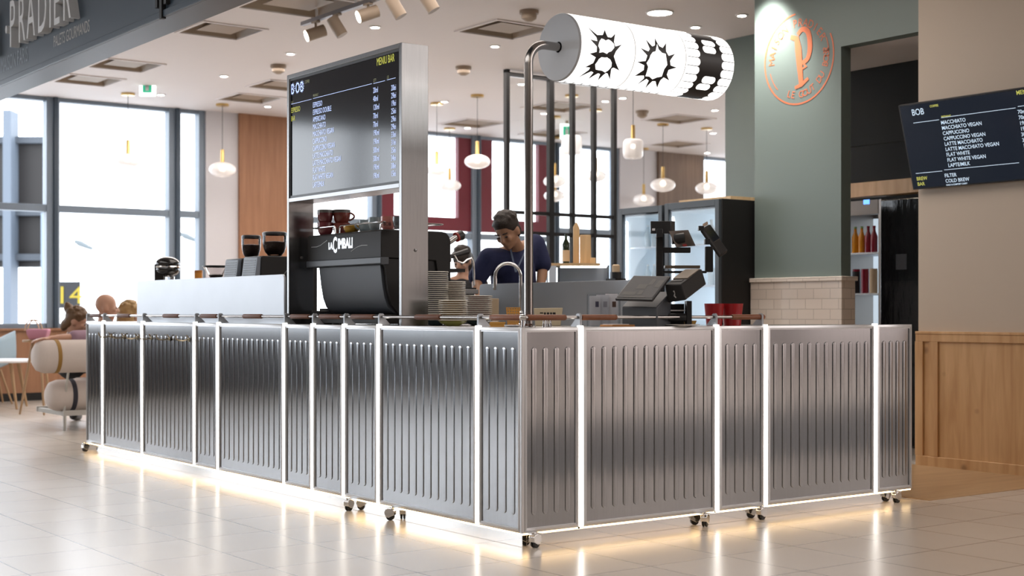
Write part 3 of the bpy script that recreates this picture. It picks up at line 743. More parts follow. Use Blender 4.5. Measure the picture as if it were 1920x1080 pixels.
# menu board
X0 = .10; YR0, YR1 = 1.241, 1.268; YL0, YL1 = 2.572, 2.598; X1 = .275; ZTOP = 2.612
mb = thing('menu_board', (X0, 1.92, ZW), 'tall steel framed menu screen standing on the left side of the counter', 'menu board')
BRUSH = mat('brushed_steel_frame', (.26, .26, .26), .25, 1, var=.12, vscale=10, stretch=(16, 16, .6))
for y0, y1 in ((YR0, YR1), (YL0, YL1)):
    po = MB().box((X0, y0, ZW), (X1, y1, ZTOP)).build('post', BRUSH, mb, bev=.002)
    mm = MB()
    for z in (ZW + .42,): mm.lathe([(.009, 0), (.009, .003), (.004, .005), (.001, .005)], (.19, y0 - .0005, z), (0, -1, 0), 14)
    mm.build('screw', DARKSTEEL, po)
MB().box((X0, YR1, ZTOP - .028), (X1, YL0, ZTOP)).build('top_bar', BRUSH, mb, bev=.002)
MB().box((X0, YR1, 1.812), (X1, YL0, 1.838)).build('bottom_bar', BRUSH, mb, bev=.002)
MB().box((X1 - .03, YR1, 1.838), (X1 - .005, YL0, ZTOP - .028)).build('back_plate', DARKSTEEL, mb)
scr = MB().box((X0 + .012, YR1 + .001, 1.839), (X0 + .05, YL0 - .001, ZTOP - .029)).build('screen', DARKGLASS, mb)
m = MB(); xs = X0 + .006
for (y0, z0, y1, z1) in ((YR1, 1.838, YR1 + .012, ZTOP - .028), (YL0 - .012, 1.838, YL0, ZTOP - .028), (YR1 + .012, 1.838, YL0 - .012, 1.852), (YR1 + .012, ZTOP - .042, YL0 - .012, ZTOP - .028)): m.box((xs, y0, z0), (X0 + .012, y1, z1))
m.build('bezel', BLACKP, scr)
XS = X0 + .0105
def sc(px, py): return onX(px, py, XS)
TXT = mat('screen_pale_blue', (.50, .62, .95), .5, emit=.55, ecol=(.50, .62, 1))
TXTY = mat('screen_yellow_green', (.50, .50, .06), .5, emit=.34, ecol=(.62, .64, .09))
TXTD = mat('screen_dim_olive', (.2, .2, .1), .5, emit=.18, ecol=(.42, .44, .24))
NAMES = ['ESPRESSO', 'ESPRESSO DOUBLE', 'AMERICANO', 'MACCHIATO', 'MACCHIATO VEGAN', 'CAPPUCCINO', 'CAPPUCCINO VEGAN', 'LATTE MACCHIATO', 'LATTE MACCHIATO VEGAN', 'FLAT WHITE', 'FLAT WHITE VEGAN', 'LAPTE/MILK']
ML = ['20ml', '40ml', '120ml', '70ml', '70ml', '190ml', '190ml', '300ml', '300ml', '190ml', '190ml']
LEI = ['20lei', '29lei', '19lei', '25lei', '29lei', '29lei', '33lei', '31lei', '35lei', '34lei', '38lei', '15lei']
O0 = sc(586.5, 202); dz = (O0.z - sc(586.5, 351.8).z) / 11
xm_ = O0.y - sc(699.5, 200).y; xl_ = O0.y - sc(742.5, 200).y
zm = sc(699.5, 174.8).z - O0.z; zm2 = (sc(699.5, 174.8).z - sc(699.5, 334.8).z) / 10
zl_ = sc(742.5, 168.0).z - O0.z; zl2 = (sc(742.5, 168.0).z - sc(742.5, 329.5).z) / 11
it = [(s, 0, -dz * i, .0315, .60, 'LEFT') for i, s in enumerate(NAMES)]
it += [(s, xm_, zm - zm2 * i, .0315, .60, 'LEFT') for i, s in enumerate(ML)]
it += [(s, xl_, zl_ - zl2 * i, .0315, .60, 'RIGHT') for i, s in enumerate(LEI)]
xb = O0.y - sc(545.5, 170).y; zb_ = sc(545.5, 177).z - O0.z
tw = text_polys(it, O0, V((0, -1, 0)), UP, V((-1, 0, 0)))
for ya, yb_, zz in ((sc(545.5, 1).y, sc(584, 1).y, sc(560, 192.4).z), (sc(587, 1).y, sc(697, 1).y, sc(640, 171.8).z), (sc(700, 1).y, sc(722, 1).y, sc(710, 154.6).z), (sc(725.5, 1).y, sc(741.5, 1).y, sc(733, 148.5).z)):
    tw.quad(V((XS, ya, zz)), V((XS, yb_, zz)), V((XS, yb_, zz + .0025)), V((XS, ya, zz + .0025)))
tw.build('menu_lines', TXT, scr, smooth=0)
bo = text_polys([(c, xb + .062 * i * .98, zb_, .062, .78, 'LEFT') for i, c in enumerate('BOB')], O0, V((0, -1, 0)), UP, V((-1, 0, 0)))
for i in range(3):                            # burst spikes round the three letters
    cx, cz = xb + .0608 * i + .024, zb_ + .031
    for k in range(14):
        t = 2 * PI * k / 14; c0 = V((XS, O0.y - cx, O0.z + cz))
        d1 = V((0, -math.cos(t) * .021, math.sin(t) * .030)); d2 = V((0, -math.cos(t + .2) * .017, math.sin(t + .2) * .025)); d3 = V((0, -math.cos(t - .2) * .017, math.sin(t - .2) * .025))
        v = [bo.bm.verts.new(c0 + q) for q in (d1 * 1.33, d2, d3)]; bo.bm.faces.new(v)
bo.build('menu_logo', TXT, scr, smooth=0)
yb0 = sc(545, 213)
ty = text_polys([('ESPRESSO', 0, 0, .0315, .60, 'LEFT'), ('BAR', 0, -.052, .0315, .60, 'LEFT')], sc(546, 212), V((0, -1, 0)), UP, V((-1, 0, 0)))
ty2 = text_polys([('MENIU BAR', 0, 0, .043, .60, 'RIGHT')], sc(739.5, 114.5), V((0, -1, 0)), UP, V((-1, 0, 0)))
tmp = bpy.data.meshes.new('x'); ty2.bm.to_mesh(tmp); ty.bm.from_mesh(tmp); ty2.bm.free(); bpy.data.meshes.remove(tmp)
ty.build('menu_headings', TXTY, scr, smooth=0)
td = MB()
for s, px, py, h in (('COFFEE', 571.5, 157, .019), ('PREPARAT', 587, 182, .016), ('CAT', 546, 195, .016), ('QTY', 700, 154, .018), ('LEI', 725.5, 148, .018)):
    t = text_polys([(s, 0, 0, h, .62, 'LEFT')], sc(px, py), V((0, -1, 0)), UP, V((-1, 0, 0)))
    tmp = bpy.data.meshes.new('x'); t.bm.to_mesh(tmp); td.bm.from_mesh(tmp); t.bm.free(); bpy.data.meshes.remove(tmp)
td.build('menu_captions', TXTD, scr, smooth=0)

# ------------------------------------------------------------------ the lit drum lamp on its bent pole
YC, ZC, RC = .11, 2.437, .168
XA, XB_ = .307, 1.362
lamp = thing('drum_lamp', (.122, YC, ZW), 'bent steel pole lamp with three lit white drums printed black', 'lamp')
pole = [V((.122, YC, ZW)), V((.122, YC, ZC - .10))] + [V((.122 + .10 - .10 * math.cos(t), YC, ZC - .10 + .10 * math.sin(t))) for t in [PI / 2 * k / 8 for k in range(1, 9)]] + [V((XA + .004, YC, ZC))]
MB().tube(pole, .0215, 24).build('pole', POLISHED, lamp, smooth=60)
MB().lathe([(.035, 0), (.035, .006), (.024, .008), (.0216, .02)], (.122, YC, ZW), n=24).build('pole_foot', POLISHED, lamp)
MB().lathe([(.027, -.004), (.027, .0), (.022, .0)], (XA, YC, ZC), (-1, 0, 0), 24).build('rubber_seal', RUBBER, lamp)
MB().lathe([(.001, 0), (RC - .004, 0), (RC, .006), (RC, .012)], (XA, YC, ZC), (1, 0, 0), 64).build('end_cap', mat('grey_cap', (.52, .54, .57), .5), lamp)
DRUM = mat('lit_opal_acrylic', (.95, .95, .95), .4, emit=.95, ecol=(1, .985, .96))
INK = mat('black_print', (.016, .014, .014), .45)
dl = (XB_ - XA - .012) / 3
drums = []
for k in range(3):
    x = XA + .012 + dl * k
    d = MB().lathe([(RC - .003, 0), (RC, .003), (RC, dl - .003), (RC - .003, dl)] + ([(.001, dl)] if k == 2 else []), (x, YC, ZC), (1, 0, 0), 96, cap=False).build('lit_drum', DRUM, lamp)
    drums.append(d)
    if k < 2: MB().lathe([(RC - .002, -.003), (RC + .0012, -.002), (RC + .0012, .002), (RC - .002, .003)], (x + dl, YC, ZC), (1, 0, 0), 96, cap=False).build('seam_ring', mat('seam_grey', (.62, .61, .58), .5, emit=.12, ecol=(1, 1, .95)), d)
def on_drum(px, py, r):
    q = ray(px, py); oy, oz = CAM.y - YC, CAM.z - ZC
    a = q.y ** 2 + q.z ** 2; b = 2 * (oy * q.y + oz * q.z); c = oy * oy + oz * oz - r * r
    t = (-b - math.sqrt(max(0, b * b - 4 * a * c))) / (2 * a)
    return CAM + q * t
def curve(pts):                               # spikes stay sharp, the arcs between them sag inwards
    return pts
K = 1920 / 420
def drum_print(outer, holes, parent, name):
    loops = [[V((980 + x / K, y / K, 0)) for x, y in lp] for lp in [outer] + holes]
    flat = [p for lp in loops for p in lp]
    bm = bmesh.new(); vs = [bm.verts.new(p) for p in flat]
    for t in tessellate_polygon(loops):
        try: bm.faces.new([vs[i] for i in t])
        except ValueError: pass
    for _ in range(4):
        es = [e for e in bm.edges if e.calc_length() > 4]
        if not es: break
        bmesh.ops.subdivide_edges(bm, edges=es, cuts=1)
        bmesh.ops.triangulate(bm, faces=bm.faces)
    for v in bm.verts: v.co = on_drum(v.co.x, v.co.y, RC + .0012)
    m = MB(); m.bm.free(); m.bm = bm
    return m.build(name, INK, parent, smooth=0)
def sag(pts, f=.07):
    """closed outline of alternating spike tips (flag 1) and valleys (flag 0): bends every edge towards the valley"""
    out = []; n = len(pts)
    for i in range(n):
        a, b = pts[i], pts[(i + 1) % n]
        out.append((a[0], a[1]))
        if a[2] != b[2]:
            tip, val = (a, b) if a[2] else (b, a)
            cx = sum(p[0] for p in pts) / n; cy = sum(p[1] for p in pts) / n
            for t in ((.35, .7) if a is tip else (.3, .65)):
                x, y = a[0] + (b[0] - a[0]) * t, a[1] + (b[1] - a[1]) * t
                k = f * math.sin(PI * t) * .5
                out.append((x + (cx - x) * k * .45, y + (cy - y) * k * .45))
    return out
B_OUT = [(553, 224, 1), (640, 300, 0), (686, 300, 0), (703, 252, 1), (730, 318, 0), (760, 322, 0), (794, 288, 1), (784, 360, 0), (794, 398, 0), (852, 381, 1), (800, 440, 0), (782, 482, 0), (800, 540, 0), (830, 606, 1), (778, 580, 0), (760, 590, 0), (748, 684, 1), (728, 630, 0), (712, 626, 0),
         (643, 692, 1), (664, 636, 0), (648, 628, 0), (560, 680, 1), (606, 622, 0), (588, 612, 0), (472, 668, 1), (566, 600, 0), (578, 580, 0), (532, 578, 1), (604, 540, 0), (626, 492, 0), (573, 460, 1), (634, 444, 0), (636, 400, 0), (578, 335, 1), (640, 352, 0), (632, 320, 0)]
B_H1 = [(648, 392), (660, 352), (676, 330), (694, 336), (712, 348), (734, 338), (756, 350), (782, 376), (786, 408), (760, 440), (738, 446), (722, 462), (690, 446), (656, 452), (662, 424)]
B_H2 = [(652, 508), (676, 490), (704, 494), (724, 492), (752, 512), (764, 540), (760, 572), (738, 600), (706, 622), (682, 606), (652, 602), (626, 596), (622, 552), (644, 524)]
O_OUT = [(1055, 335, 1), (1112, 398, 0), (1134, 388, 0), (1133, 325, 1), (1172, 396, 0), (1200, 410, 0), (1230, 367, 1), (1230, 440, 0), (1252, 478, 0), (1308, 460, 1), (1264, 520, 0), (1268, 560, 0), (1322, 580, 1), (1250, 600, 0), (1236, 640, 0), (1258, 692, 1), (1208, 664, 0), (1180, 690, 0), (1152, 755, 1), (1138, 696, 0), (1112, 696, 0),
         (1048, 760, 1), (1080, 692, 0), (1062, 676, 0), (975, 730, 1), (1040, 672, 0), (1040, 648, 0), (958, 652, 1), (1038, 600, 0), (1042, 560, 0), (980, 530, 1), (1054, 522, 0), (1068, 476, 0), (1008, 408, 1), (1078, 440, 0), (1090, 420, 0)]
O_H = [(1096, 472), (1116, 446), (1140, 440), (1152, 376), (1166, 424), (1194, 452), (1226, 462), (1234, 512), (1240, 556), (1214, 592), (1200, 632), (1192, 656), (1150, 664), (1112, 680), (1086, 656), (1052, 654), (1066, 612), (1076, 572), (1062, 540), (1086, 504)]
drum_print(sag(B_OUT), [B_H1, B_H2], drums[0], 'printed_letter')
drum_print(sag(O_OUT), [O_H], drums[1], 'printed_letter')
def drum_pt(x, a, r): return V((x, YC - r * math.cos(a), ZC + r * math.sin(a)))       # a = 0 faces the front
def drum_patch(m, x0, x1, a0, a1, r, rad, sq=()):
    """rounded patch on the drum surface"""
    h = (a1 - a0) * RC; w = x1 - x0; rad = min(rad, h / 2 * .98, w / 2 * .98); pts = []
    for q_, (cx, cy, t0) in enumerate(((w - rad, h - rad, 0), (rad, h - rad, PI / 2), (rad, rad, PI), (w - rad, rad, PI * 1.5))):
        if q_ in sq: pts.append(((w, h), (0, h), (0, 0), (w, 0))[q_]); continue
        for k in range(6): t = t0 + PI / 2 * k / 5; pts.append((cx + rad * math.cos(t), cy + rad * math.sin(t)))
    v = [m.bm.verts.new(drum_pt(x0 + x, a0 + y / RC, r)) for x, y in pts]
    c = m.bm.verts.new(drum_pt((x0 + x1) / 2, (a0 + a1) / 2, r))
    for i in range(len(v)): m.bm.faces.new((v[i], v[(i + 1) % len(v)], c))
x3 = XA + .012 + dl * 2
MB().lathe([(RC + .0008, .012), (RC + .0008, dl - .004)], (x3, YC, ZC), (1, 0, 0), 96, cap=False).build('printed_band', INK, drums[2])
m = MB(); st = 2 * PI / 24
for k in range(24):
    a = st * k + .05
    drum_patch(m, x3 + .004, x3 + .100, a + .010, a + st - .010, RC + .002, .020, (1, 2))
    drum_patch(m, x3 + dl - .092, x3 + dl - .001, a + .010, a + st - .010, RC + .002, .020, (0, 3))
for a in (-2.2, -.99, .23, 1.45, 2.67):
    for j in (0, 1): drum_patch(m, x3 + .128 + .012 * j, x3 + .222 + .012 * j, a + st * j + .012, a + st * (j + 1) - .012, RC + .002, .02)
m.build('lit_tabs', DRUM, drums[2])
for k in (0, 1):
    m = MB(); x = XA + .012 + dl * k
    for j in range(6): drum_patch(m, x + .02 + j * .054, x + .034 + j * .054, -1.62, -1.48, RC + .0012, .004)
    drum_patch(m, x + .01, x + dl - .01, -1.66, -1.64, RC + .0012, .001)
    m.build('printed_dashes', INK, drums[k], smooth=0)

# ================================================================== THINGS ON THE COUNTER
# crockery ---------------------------------------------------------
def glaze(name, c, r=.18): return mat(name, c, r, coat=.3)
CREAM = glaze('cream_glaze', (.70, .66, .56))
def saucer(name, c, r, m, label, group):
    mm = MB()
    mm.lathe([(r * .5, 0), (r * .56, 0), (r * .93, .0065), (r, .0085)], c, n=40, cap=False)
    mm.mi = 1
    mm.lathe([(r, .0085), (r, .0125), (r * .97, .0135), (r * .6, .006), (.001, .005)], c, n=40, cap=False)
    return tag(mm.build(name, [m, CREAM]), label, 'saucer', group)
def bowl(c, r, h, m, label):
    mm = MB(); mm.lathe([(.001, .0), (r * .45, 0), (r * .5, .004), (r * .85, h * .55), (r, h), (r * .97, h), (r * .8, h * .55), (r * .4, .01), (.001, .01)], c, n=40, cap=False)
    return tag(mm.build('bowl', m), label, 'bowl')
stacks = [((816, 8.10), .076, 25, .01135, (.05, .06, .13), 'blue', (.03, .05, .055), 'in the tallest stack beside the steel post'),
          ((850, 8.32), .074, 23, .0100, (.17, .06, .07), 'dusky pink', (.17, .06, .07), 'in the pink-edged stack behind the front plates'),
          ((849, 7.80), .080, 10, .0118, (.36, .20, .06), 'ochre', (.30, .31, .09), 'in the short front stack on the green bowl'),
          ((896, 8.05), .083, 13, .0112, (.15, .015, .03), 'burgundy', (.03, .05, .05), 'in the stack nearest the tap')]
for (px, d), r, n, st, col, cname, bcol, where in stacks:
    c = atD(px, 600, d); c.z = ZW
    bowl(c, r * 1.0, .028, glaze('bowl_' + cname, bcol), {'blue': 'dark teal bowl under the tallest stack of saucers', 'dusky pink': 'pink bowl under the rear stack of saucers', 'ochre': 'green bowl under the short front stack of saucers', 'burgundy': 'dark bowl under the burgundy edged saucers'}[cname])
    gm = glaze('underglaze_' + cname, col)
    first = None
    for k in range(n):
        cc = c + V((random.uniform(-.002, .002), random.uniform(-.002, .002), .0225 + st * k))
        if first is None:
            first = saucer('saucer', V((0, 0, 0)), r, gm, 'cream saucer, %s underneath, %s' % (cname, where), 'saucers %s' % where)
            first.location = cc
        else:
            o = first.copy(); COL.objects.link(o); o.location = cc

def cup(c, r, h, m, label, ang=None, rim=None, text=None, group=None):
    t = thing('coffee_cup', c, label, 'cup', group)
    mm = MB(); mm.lathe([(.001, 0), (r * .62, 0), (r * .72, .004), (r * .9, h * .3), (r, h * .7), (r * .98, h), (r * .92, h), (r * .92, h * .7), (r * .8, h * .3), (.001, .008)], c, n=32, cap=False)
    b = mm.build('body', m, t)
    if rim: MB().lathe([(r * .995, h * .78), (r * .99, h * 1.003), (r * .90, h * 1.004)], c, n=32, cap=False).build('glazed_rim', rim, b)
    if ang is not None:
        dv = RT * math.cos(ang) - FW * math.sin(ang); q = V(c)
        MB().tube([q + dv * (r * (.90 + .62 * math.sin(PI * i / 10) ** .8)) + UP * h * (.80 - .56 * i / 10) for i in range(11)], .006, 10).build('handle', m, t)
    if text:
        tt = MB()
        for i, ch in enumerate(text):
            a = (i - (len(text) - 1) / 2) * .42
            nn = (-FW * math.cos(a) + RT * math.sin(a)); ux = (RT * math.cos(a) + FW * math.sin(a))
            k = text_polys([(ch, 0, 0, h * .26, .9, 'CENTER')], V(c) + nn * (r * .985) + UP * (h * .28), ux, UP, nn)
            tmp = bpy.data.meshes.new('x'); k.bm.to_mesh(tmp); tt.bm.from_mesh(tmp); k.bm.free(); bpy.data.meshes.remove(tmp)
        tt.build('printed_letters', INK, b, smooth=0)
    return t

# coffee machine -----------------------------------------------------
MX = .20; MY0, MY1 = 1.625, 2.515; ZMT = 1.603
cm = thing('espresso_machine', (.45, 2.07, ZW), 'black espresso machine with silver lettering under the menu board', 'espresso machine')
def xz(pts, y0, y1): 
    m = MB(); m.prism([V((x, y0, z)) for x, z in pts], (0, y1 - y0, 0)); return m
xz([(MX, 1.44), (MX, 1.588), (MX + .006, 1.600), (MX + .016, ZMT), (.62, ZMT), (.652, 1.597), (.676, 1.575), (.685, 1.545), (.685, 1.31), (.60, 1.31), (.58, 1.43)], MY0, MY1).build('housing', BLACKM, cm, bev=.004)
lip = xz([(MX - .006, 1.405), (MX - .006, 1.442), (MX + .05, 1.442), (MX + .05, 1.400), (MX + .006, 1.398)], MY0 - .006, MY1 + .004).build('lip', GREYP, cm, bev=.003)
xz([(.222, 1.40), (.235, 1.29), (.250, 1.21), (.272, 1.155), (.31, 1.118), (.36, 1.104), (.56, 1.10), (.61, 1.125), (.63, 1.18), (.63, 1.40)], 1.67, 2.405).build('boiler_cover', GREYP, cm, bev=.003, smooth=50)
xz([(.215, 1.435), (.24, 1.38), (.255, 1.26), (.28, 1.17), (.33, 1.115), (.60, 1.11), (.64, 1.14), (.64, 1.435)], 1.640, 1.669).build('side_panel', BLACKM, cm)
mm = MB(); mm.tube([V((.345, 1.637, 1.37)), V((.35, 1.637, 1.27)), V((.37, 1.637, 1.20)), V((.41, 1.637, 1.155)), V((.50, 1.637, 1.135))], .0035, 8); mm.build('chrome_line', CHROME, cm)
xz([(.24, 1.054), (.24, 1.112), (.60, 1.112), (.86, 1.10), (.86, 1.06), (.60, 1.054)], 1.66, 2.46).build('base', BLACKM, cm, bev=.004)
for x in (.30, .78):
    for y in (1.75, 2.33): MB().cyl((x, y, ZW), (x, y, 1.07), .025, 16).build('foot', BLACKP, cm)
mm = MB(); mm.box((.62, 1.64, 1.235), (.90, 2.45, 1.262)); mm.build('drip_tray', DARKSTEEL, cm, bev=.003)
mm = MB()
for k in range(24): mm.box((.70, 1.66 + k * .033, 1.262), (.895, 1.672 + k * .033, 1.272))
mm.build('drip_grate', BLACKM, cm); MB().box((.63, 1.65, 1.10), (.66, 2.44, 1.235)).build('tray_back', BLACKM, cm)
MB().box((.66, 1.64, 1.365), (.80, 2.45, 1.385)).build('cup_shelf', BLACKM, cm)
for y in (1.80, 2.20):
    mm = MB(); mm.cyl((.685, y, 1.50), (.745, y, 1.47), .045, 20); gh = mm.build('group_head', CHROME, cm)
    MB().lathe([(.034, 0), (.036, .006), (.036, .03)], (.765, y, 1.43), n=20).build('portafilter', CHROME, gh)
    MB().tube([V((.765, y, 1.455)), V((.84, y, 1.475)), V((.93, y, 1.50))], [.012, .016, .019], 14).build('portafilter_handle', BLACKP, gh)
pk = onY(860, 447, MY0); mm = MB(); mm.cyl(onY(838, 457, MY0 + .03), onY(857, 444, MY0), .017, 16); mm.build('steam_valve', CHROME, cm)
a0, a1 = onY(855, 445, MY0), onY(868, 440, MY0)
MB().tube([a0, a0.lerp(a1, .2)], .030, 20).build('knob_ring', mat('red_ring', (.35, .03, .02), .4), cm); MB().tube([a0.lerp(a1, .2), a0.lerp(a1, .8), a1], [.028, .031, .022], 20).build('steam_knob', BLACKP, cm)
q = lambda px, py: onY(px, py, MY0 + .02)
MB().tube([q(852, 478), q(858, 490), q(868, 494), q(876, 487), q(884, 484), q(888, 492), q(889, 512), q(889, 536)], .006, 12).build('steam_wand', CHROME, cm, smooth=60)
zr = 1.648
MB().tube([V((.215, MY0 + .03, ZMT)), V((.215, MY0 + .03, zr - .015)), V((.23, MY0 + .025, zr)), V((.64, MY0 + .025, zr)), V((.655, MY0 + .04, zr)), V((.655, MY1 - .04, zr)), V((.64, MY1 - .03, zr)), V((.23, MY1 - .03, zr)), V((.215, MY1 - .04, zr)),
            V((.215, 2.20, zr)), V((.215, 2.185, zr - .012)), V((.215, 2.18, ZMT))], .0045, 10).build('cup_rail', CHROME, cm)
MB().tube([V((.215, 2.14, ZMT)), V((.215, 2.135, zr - .012)), V((.215, 2.12, zr)), V((.215, 1.69, zr)), V((.222, 1.66, zr))], .0045, 10).build('cup_rail', CHROME, cm)
lo = onX(616, 467, MX - .0015)
SILV = mat('silver_lettering', (.55, .56, .57), .3, .6)
wl = lo.y - onX(665, 467, MX - .0015).y
text_polys([('LA', 0, .000, .036, .80, 'LEFT'), ('C', .052, -.022, .090, .58, 'LEFT'), ('IMBALI', .114, .000, .056, .74, 'LEFT')], lo, V((0, -1, 0)), UP, V((-1, 0, 0)), bold=.0042).build('maker_lettering', SILV, cm, smooth=0)
mm = MB(); fl = lambda px, py: onX(px, py, MX - .001)
mm.tube([fl(584, 463.5), fl(594, 463), fl(601, 460), (fl(613, 451))], .0016, 6); mm.build('flourish', SILV, cm); mm = MB(); mm.tube([fl(658, 471.5), fl(670, 463), (fl(678, 460)), fl(689, 459.5)], .0016, 6); mm.build('flourish', SILV, cm)
BURG = glaze('burgundy_glaze', (.12, .025, .03)); REDB = glaze('red_brown_glaze', (.20, .045, .035)); GRIM = glaze('grey_rim_glaze', (.16, .16, .16))
TEAL = glaze('grey_teal_glaze', (.20, .25, .27)); OCH = glaze('ochre_glaze', (.36, .20, .02)); PINK = glaze('old_pink_glaze', (.36, .13, .11)); DKG = glaze('dark_grey_glaze', (.08, .09, .10))
def top(px, X): p = onX(px, 430, X); return V((p.x, p.y, ZMT + .001))
c = top(610, .262); cup(c, .050, .078, BURG, 'lower dark burgundy cup at the left end of the machine top'); cup(c + UP * .072, .050, .085, BURG, 'upper dark burgundy cup with grey rim, left end of the machine top', rim=GRIM)
c = top(641, .35); cup(c, .055, .075, REDB, 'red-brown cup carrying a larger one on the machine top', text='BOB'); cup(c + UP * .07, .0555, .088, REDB, 'large red-brown cup with handle, topmost on the coffee machine', ang=.3, rim=GRIM)
cup(top(659, .262), .050, .046, OCH, 'low ochre cup behind the rail of the machine top')
cup(top(684, .30), .038, .072, TEAL, 'grey-teal cup with its handle to the left on the machine top', ang=2.8); cup(top(703, .275), .040, .080, TEAL, 'tallest grey-teal cup, right one of the pair')
cup(top(727, .275), .042, .078, PINK, 'old pink cup with black letters on the machine top', text='BOB'); cup(top(749, .275), .040, .070, DKG, 'dark grey lettered cup half hidden by the board post', text='BOB')

kb = onX(600, 600, .30); kb_ = thing('knock_box', (.33, kb.y, ZW), 'low black box on the worktop between machine and board post', 'box')
MB().box((.26, kb.y - .06, ZW), (.44, kb.y + .06, ZW + .085)).build('body', BLACKP, kb_, bev=.004); MB().box((.33, kb.y - .06, ZW + .085), (.345, kb.y + .06, ZW + .10)).build('bar', BLACKM, kb_)
# grinders --------------------------------------------------------------
BEAN = mat('coffee_beans', (.030, .014, .009), .4, bump=.9, bscale=90)
def grinder(px0, px1, X, z1, hop_px, hop_r, label):
    y1, y0 = onX(px0, 500, X).y, onX(px1, 500, X).y
    g = thing('coffee_grinder', (X + .2, (y0 + y1) / 2, ZW), label, 'coffee grinder')
    mm = MB(); mm.prism([V((X + .03, y0, ZW)), V((X + .48, y0, ZW)), V((X + .48, y0, z1)), V((X + .06, y0, z1)), V((X + .045, y0, z1 - .012))], (0, y1 - y0, 0)); mm.build('body', BLACKM, g, bev=.006)
    mm = MB(); mm.tube([V((X + .20, y0 - .002, ZW + .2)), V((X + .22, y0 - .002, z1 - .12)), V((X + .26, y0 - .002, z1 - .075)), V((X + .33, y0 - .002, z1 - .06)), V((X + .47, y0 - .002, z1 - .055))], .003, 6); mm.build('side_line', DARKSTEEL, g)
    pl = MB(); a = V((X - .012, 0, z1 - .17 - .12)); 
    pl.prism([V((X - .02, y0 + .004, z1 - .30)), V((X + .03, y0 + .004, z1 - .30)), V((X + .045, y0 + .004, z1 - .008)), V((X + .028, y0 + .004, z1 - .002)), V((X + .018, y0 + .004, z1 - .008))], (0, y1 - y0 - .008, 0)); p = pl.build('front_plate', mat('pale_slate_plate', (.17, .195, .23), .42), g, bev=.006)
    sl = MB()
    for k in range(13):
        z = z1 - .035 - k * .0165; f = (z - (z1 - .30)) / .292; x = X - .02 + .038 * f
        sl.box((x - .0015, y0 + .025, z), (x + .004, y1 - .025, z + .006))
    sl.build('slots', BLACKP, p)
    hx = X + .24; hy = onX(hop_px, 450, hx).y; c = V((hx, hy, z1))
    MB().lathe([(.04, 0), (.045, .012), (.06, .012)], c, n=24).build('collar', BLACKP, g)
    r = hop_r
    MB().lathe([(r * .58, .014), (r * .80, .035), (r * .95, .075), (r, .115), (r, .165)], c, n=40, cap=False).build('hopper', SMOKE, g, smooth=60)
    MB().lathe([(.001, .018), (r * .55, .018), (r * .77, .037), (r * .92, .077), (r * .965, .105), (r * .5, .112), (.001, .108)], c, n=32, cap=False).build('coffee_beans', BEAN, g)
    MB().lathe([(r * 1.015, .155), (r * 1.02, .172), (r * .9, .178), (.001, .178)], c, n=40, cap=False).build('hopper_lid', BLACKP, g)
grinder(418, 443, .30, 1.505, 471, .069, 'black grinder with slotted grey front, farther from the menu board')
grinder(452, 479, .30, 1.512, 515, .085, 'black grinder with slotted grey front, right beside the menu board post')
c = atD(313, 500, 11.0); g = thing('coffee_grinder', (c.x, c.y, ZW), 'glossy black grinder with a round head at the left end of the splash', 'coffee grinder')
GLOSS = mat('gloss_black', (.012, .011, .010), .08, coat=.5)
MB().box((c.x - .07, c.y - .06, ZW), (c.x + .16, c.y + .10, ZW + .03)).build('base', GLOSS, g, bev=.006)
s = c - RT * .045
mm = MB(); mm.obox(V((s.x, s.y, ZW + .03)) - RT * .045 - FW * .045, RT * .085, FW * .09, UP * (1.50 - ZW - .03)); mm.build('column', GLOSS, g, bev=.012)
mm = MB(); h = c + RT * .005; mm.ball(V((h.x, h.y, 1.50)), (.094, .094, .056), 28, 14); mm.build('head', GLOSS, g)
mm = MB(); mm.ball(V((h.x, h.y, 1.455)), (.092, .092, .058), 28, 14); mm.build('lower_shell', GLOSS, g)
MB().lathe([(.094, -.006), (.097, 0), (.094, .006)], (h.x, h.y, 1.476), n=36, cap=False).build('silver_band', CHROME, g)
MB().cyl((h.x + .03, h.y - .02, 1.40), (h.x + .03, h.y - .02, 1.33), .018, 16).build('spout', CHROME, g)
c = atD(405, 500, 10.35); g = thing('coffee_grinder', (c.x, c.y, ZW), 'grinder with an open clear funnel, left of the slotted ones', 'coffee grinder')
MB().box((c.x - .08, c.y - .07, ZW), (c.x + .10, c.y + .07, 1.345)).build('body', BLACKM, g, bev=.01)
MB().lathe([(.028, 1.345), (.034, 1.365), (.095, 1.452), (.097, 1.462)], (c.x, c.y, 0), n=36, cap=False).build('funnel', SMOKE, g)
MB().lathe([(.095, 1.452), (.100, 1.455), (.100, 1.464), (.095, 1.464)], (c.x, c.y, 0), n=36, cap=False).build('rim', BLACKP, g)
MB().lathe([(.001, 1.36), (.030, 1.362), (.052, 1.395), (.03, 1.402), (.001, 1.400)], (c.x, c.y, 0), n=24, cap=False).build('coffee_beans', BEAN, g)
c = atD(372, 510, 11.1); g = thing('canister', (c.x, c.y, ZW), 'orange canister whose top shows above the splash panel', 'canister')
MB().lathe([(.001, 0), (.033, 0), (.033, .395), (.001, .395)], (c.x, c.y, ZW), n=24).build('body', mat('orange_can', (.62, .24, .03), .4), g); MB().lathe([(.034, .385), (.034, .405), (.001, .405)], (c.x, c.y, ZW), n=24).build('lid', mat('orange_lid', (.45, .16, .02), .4), g)

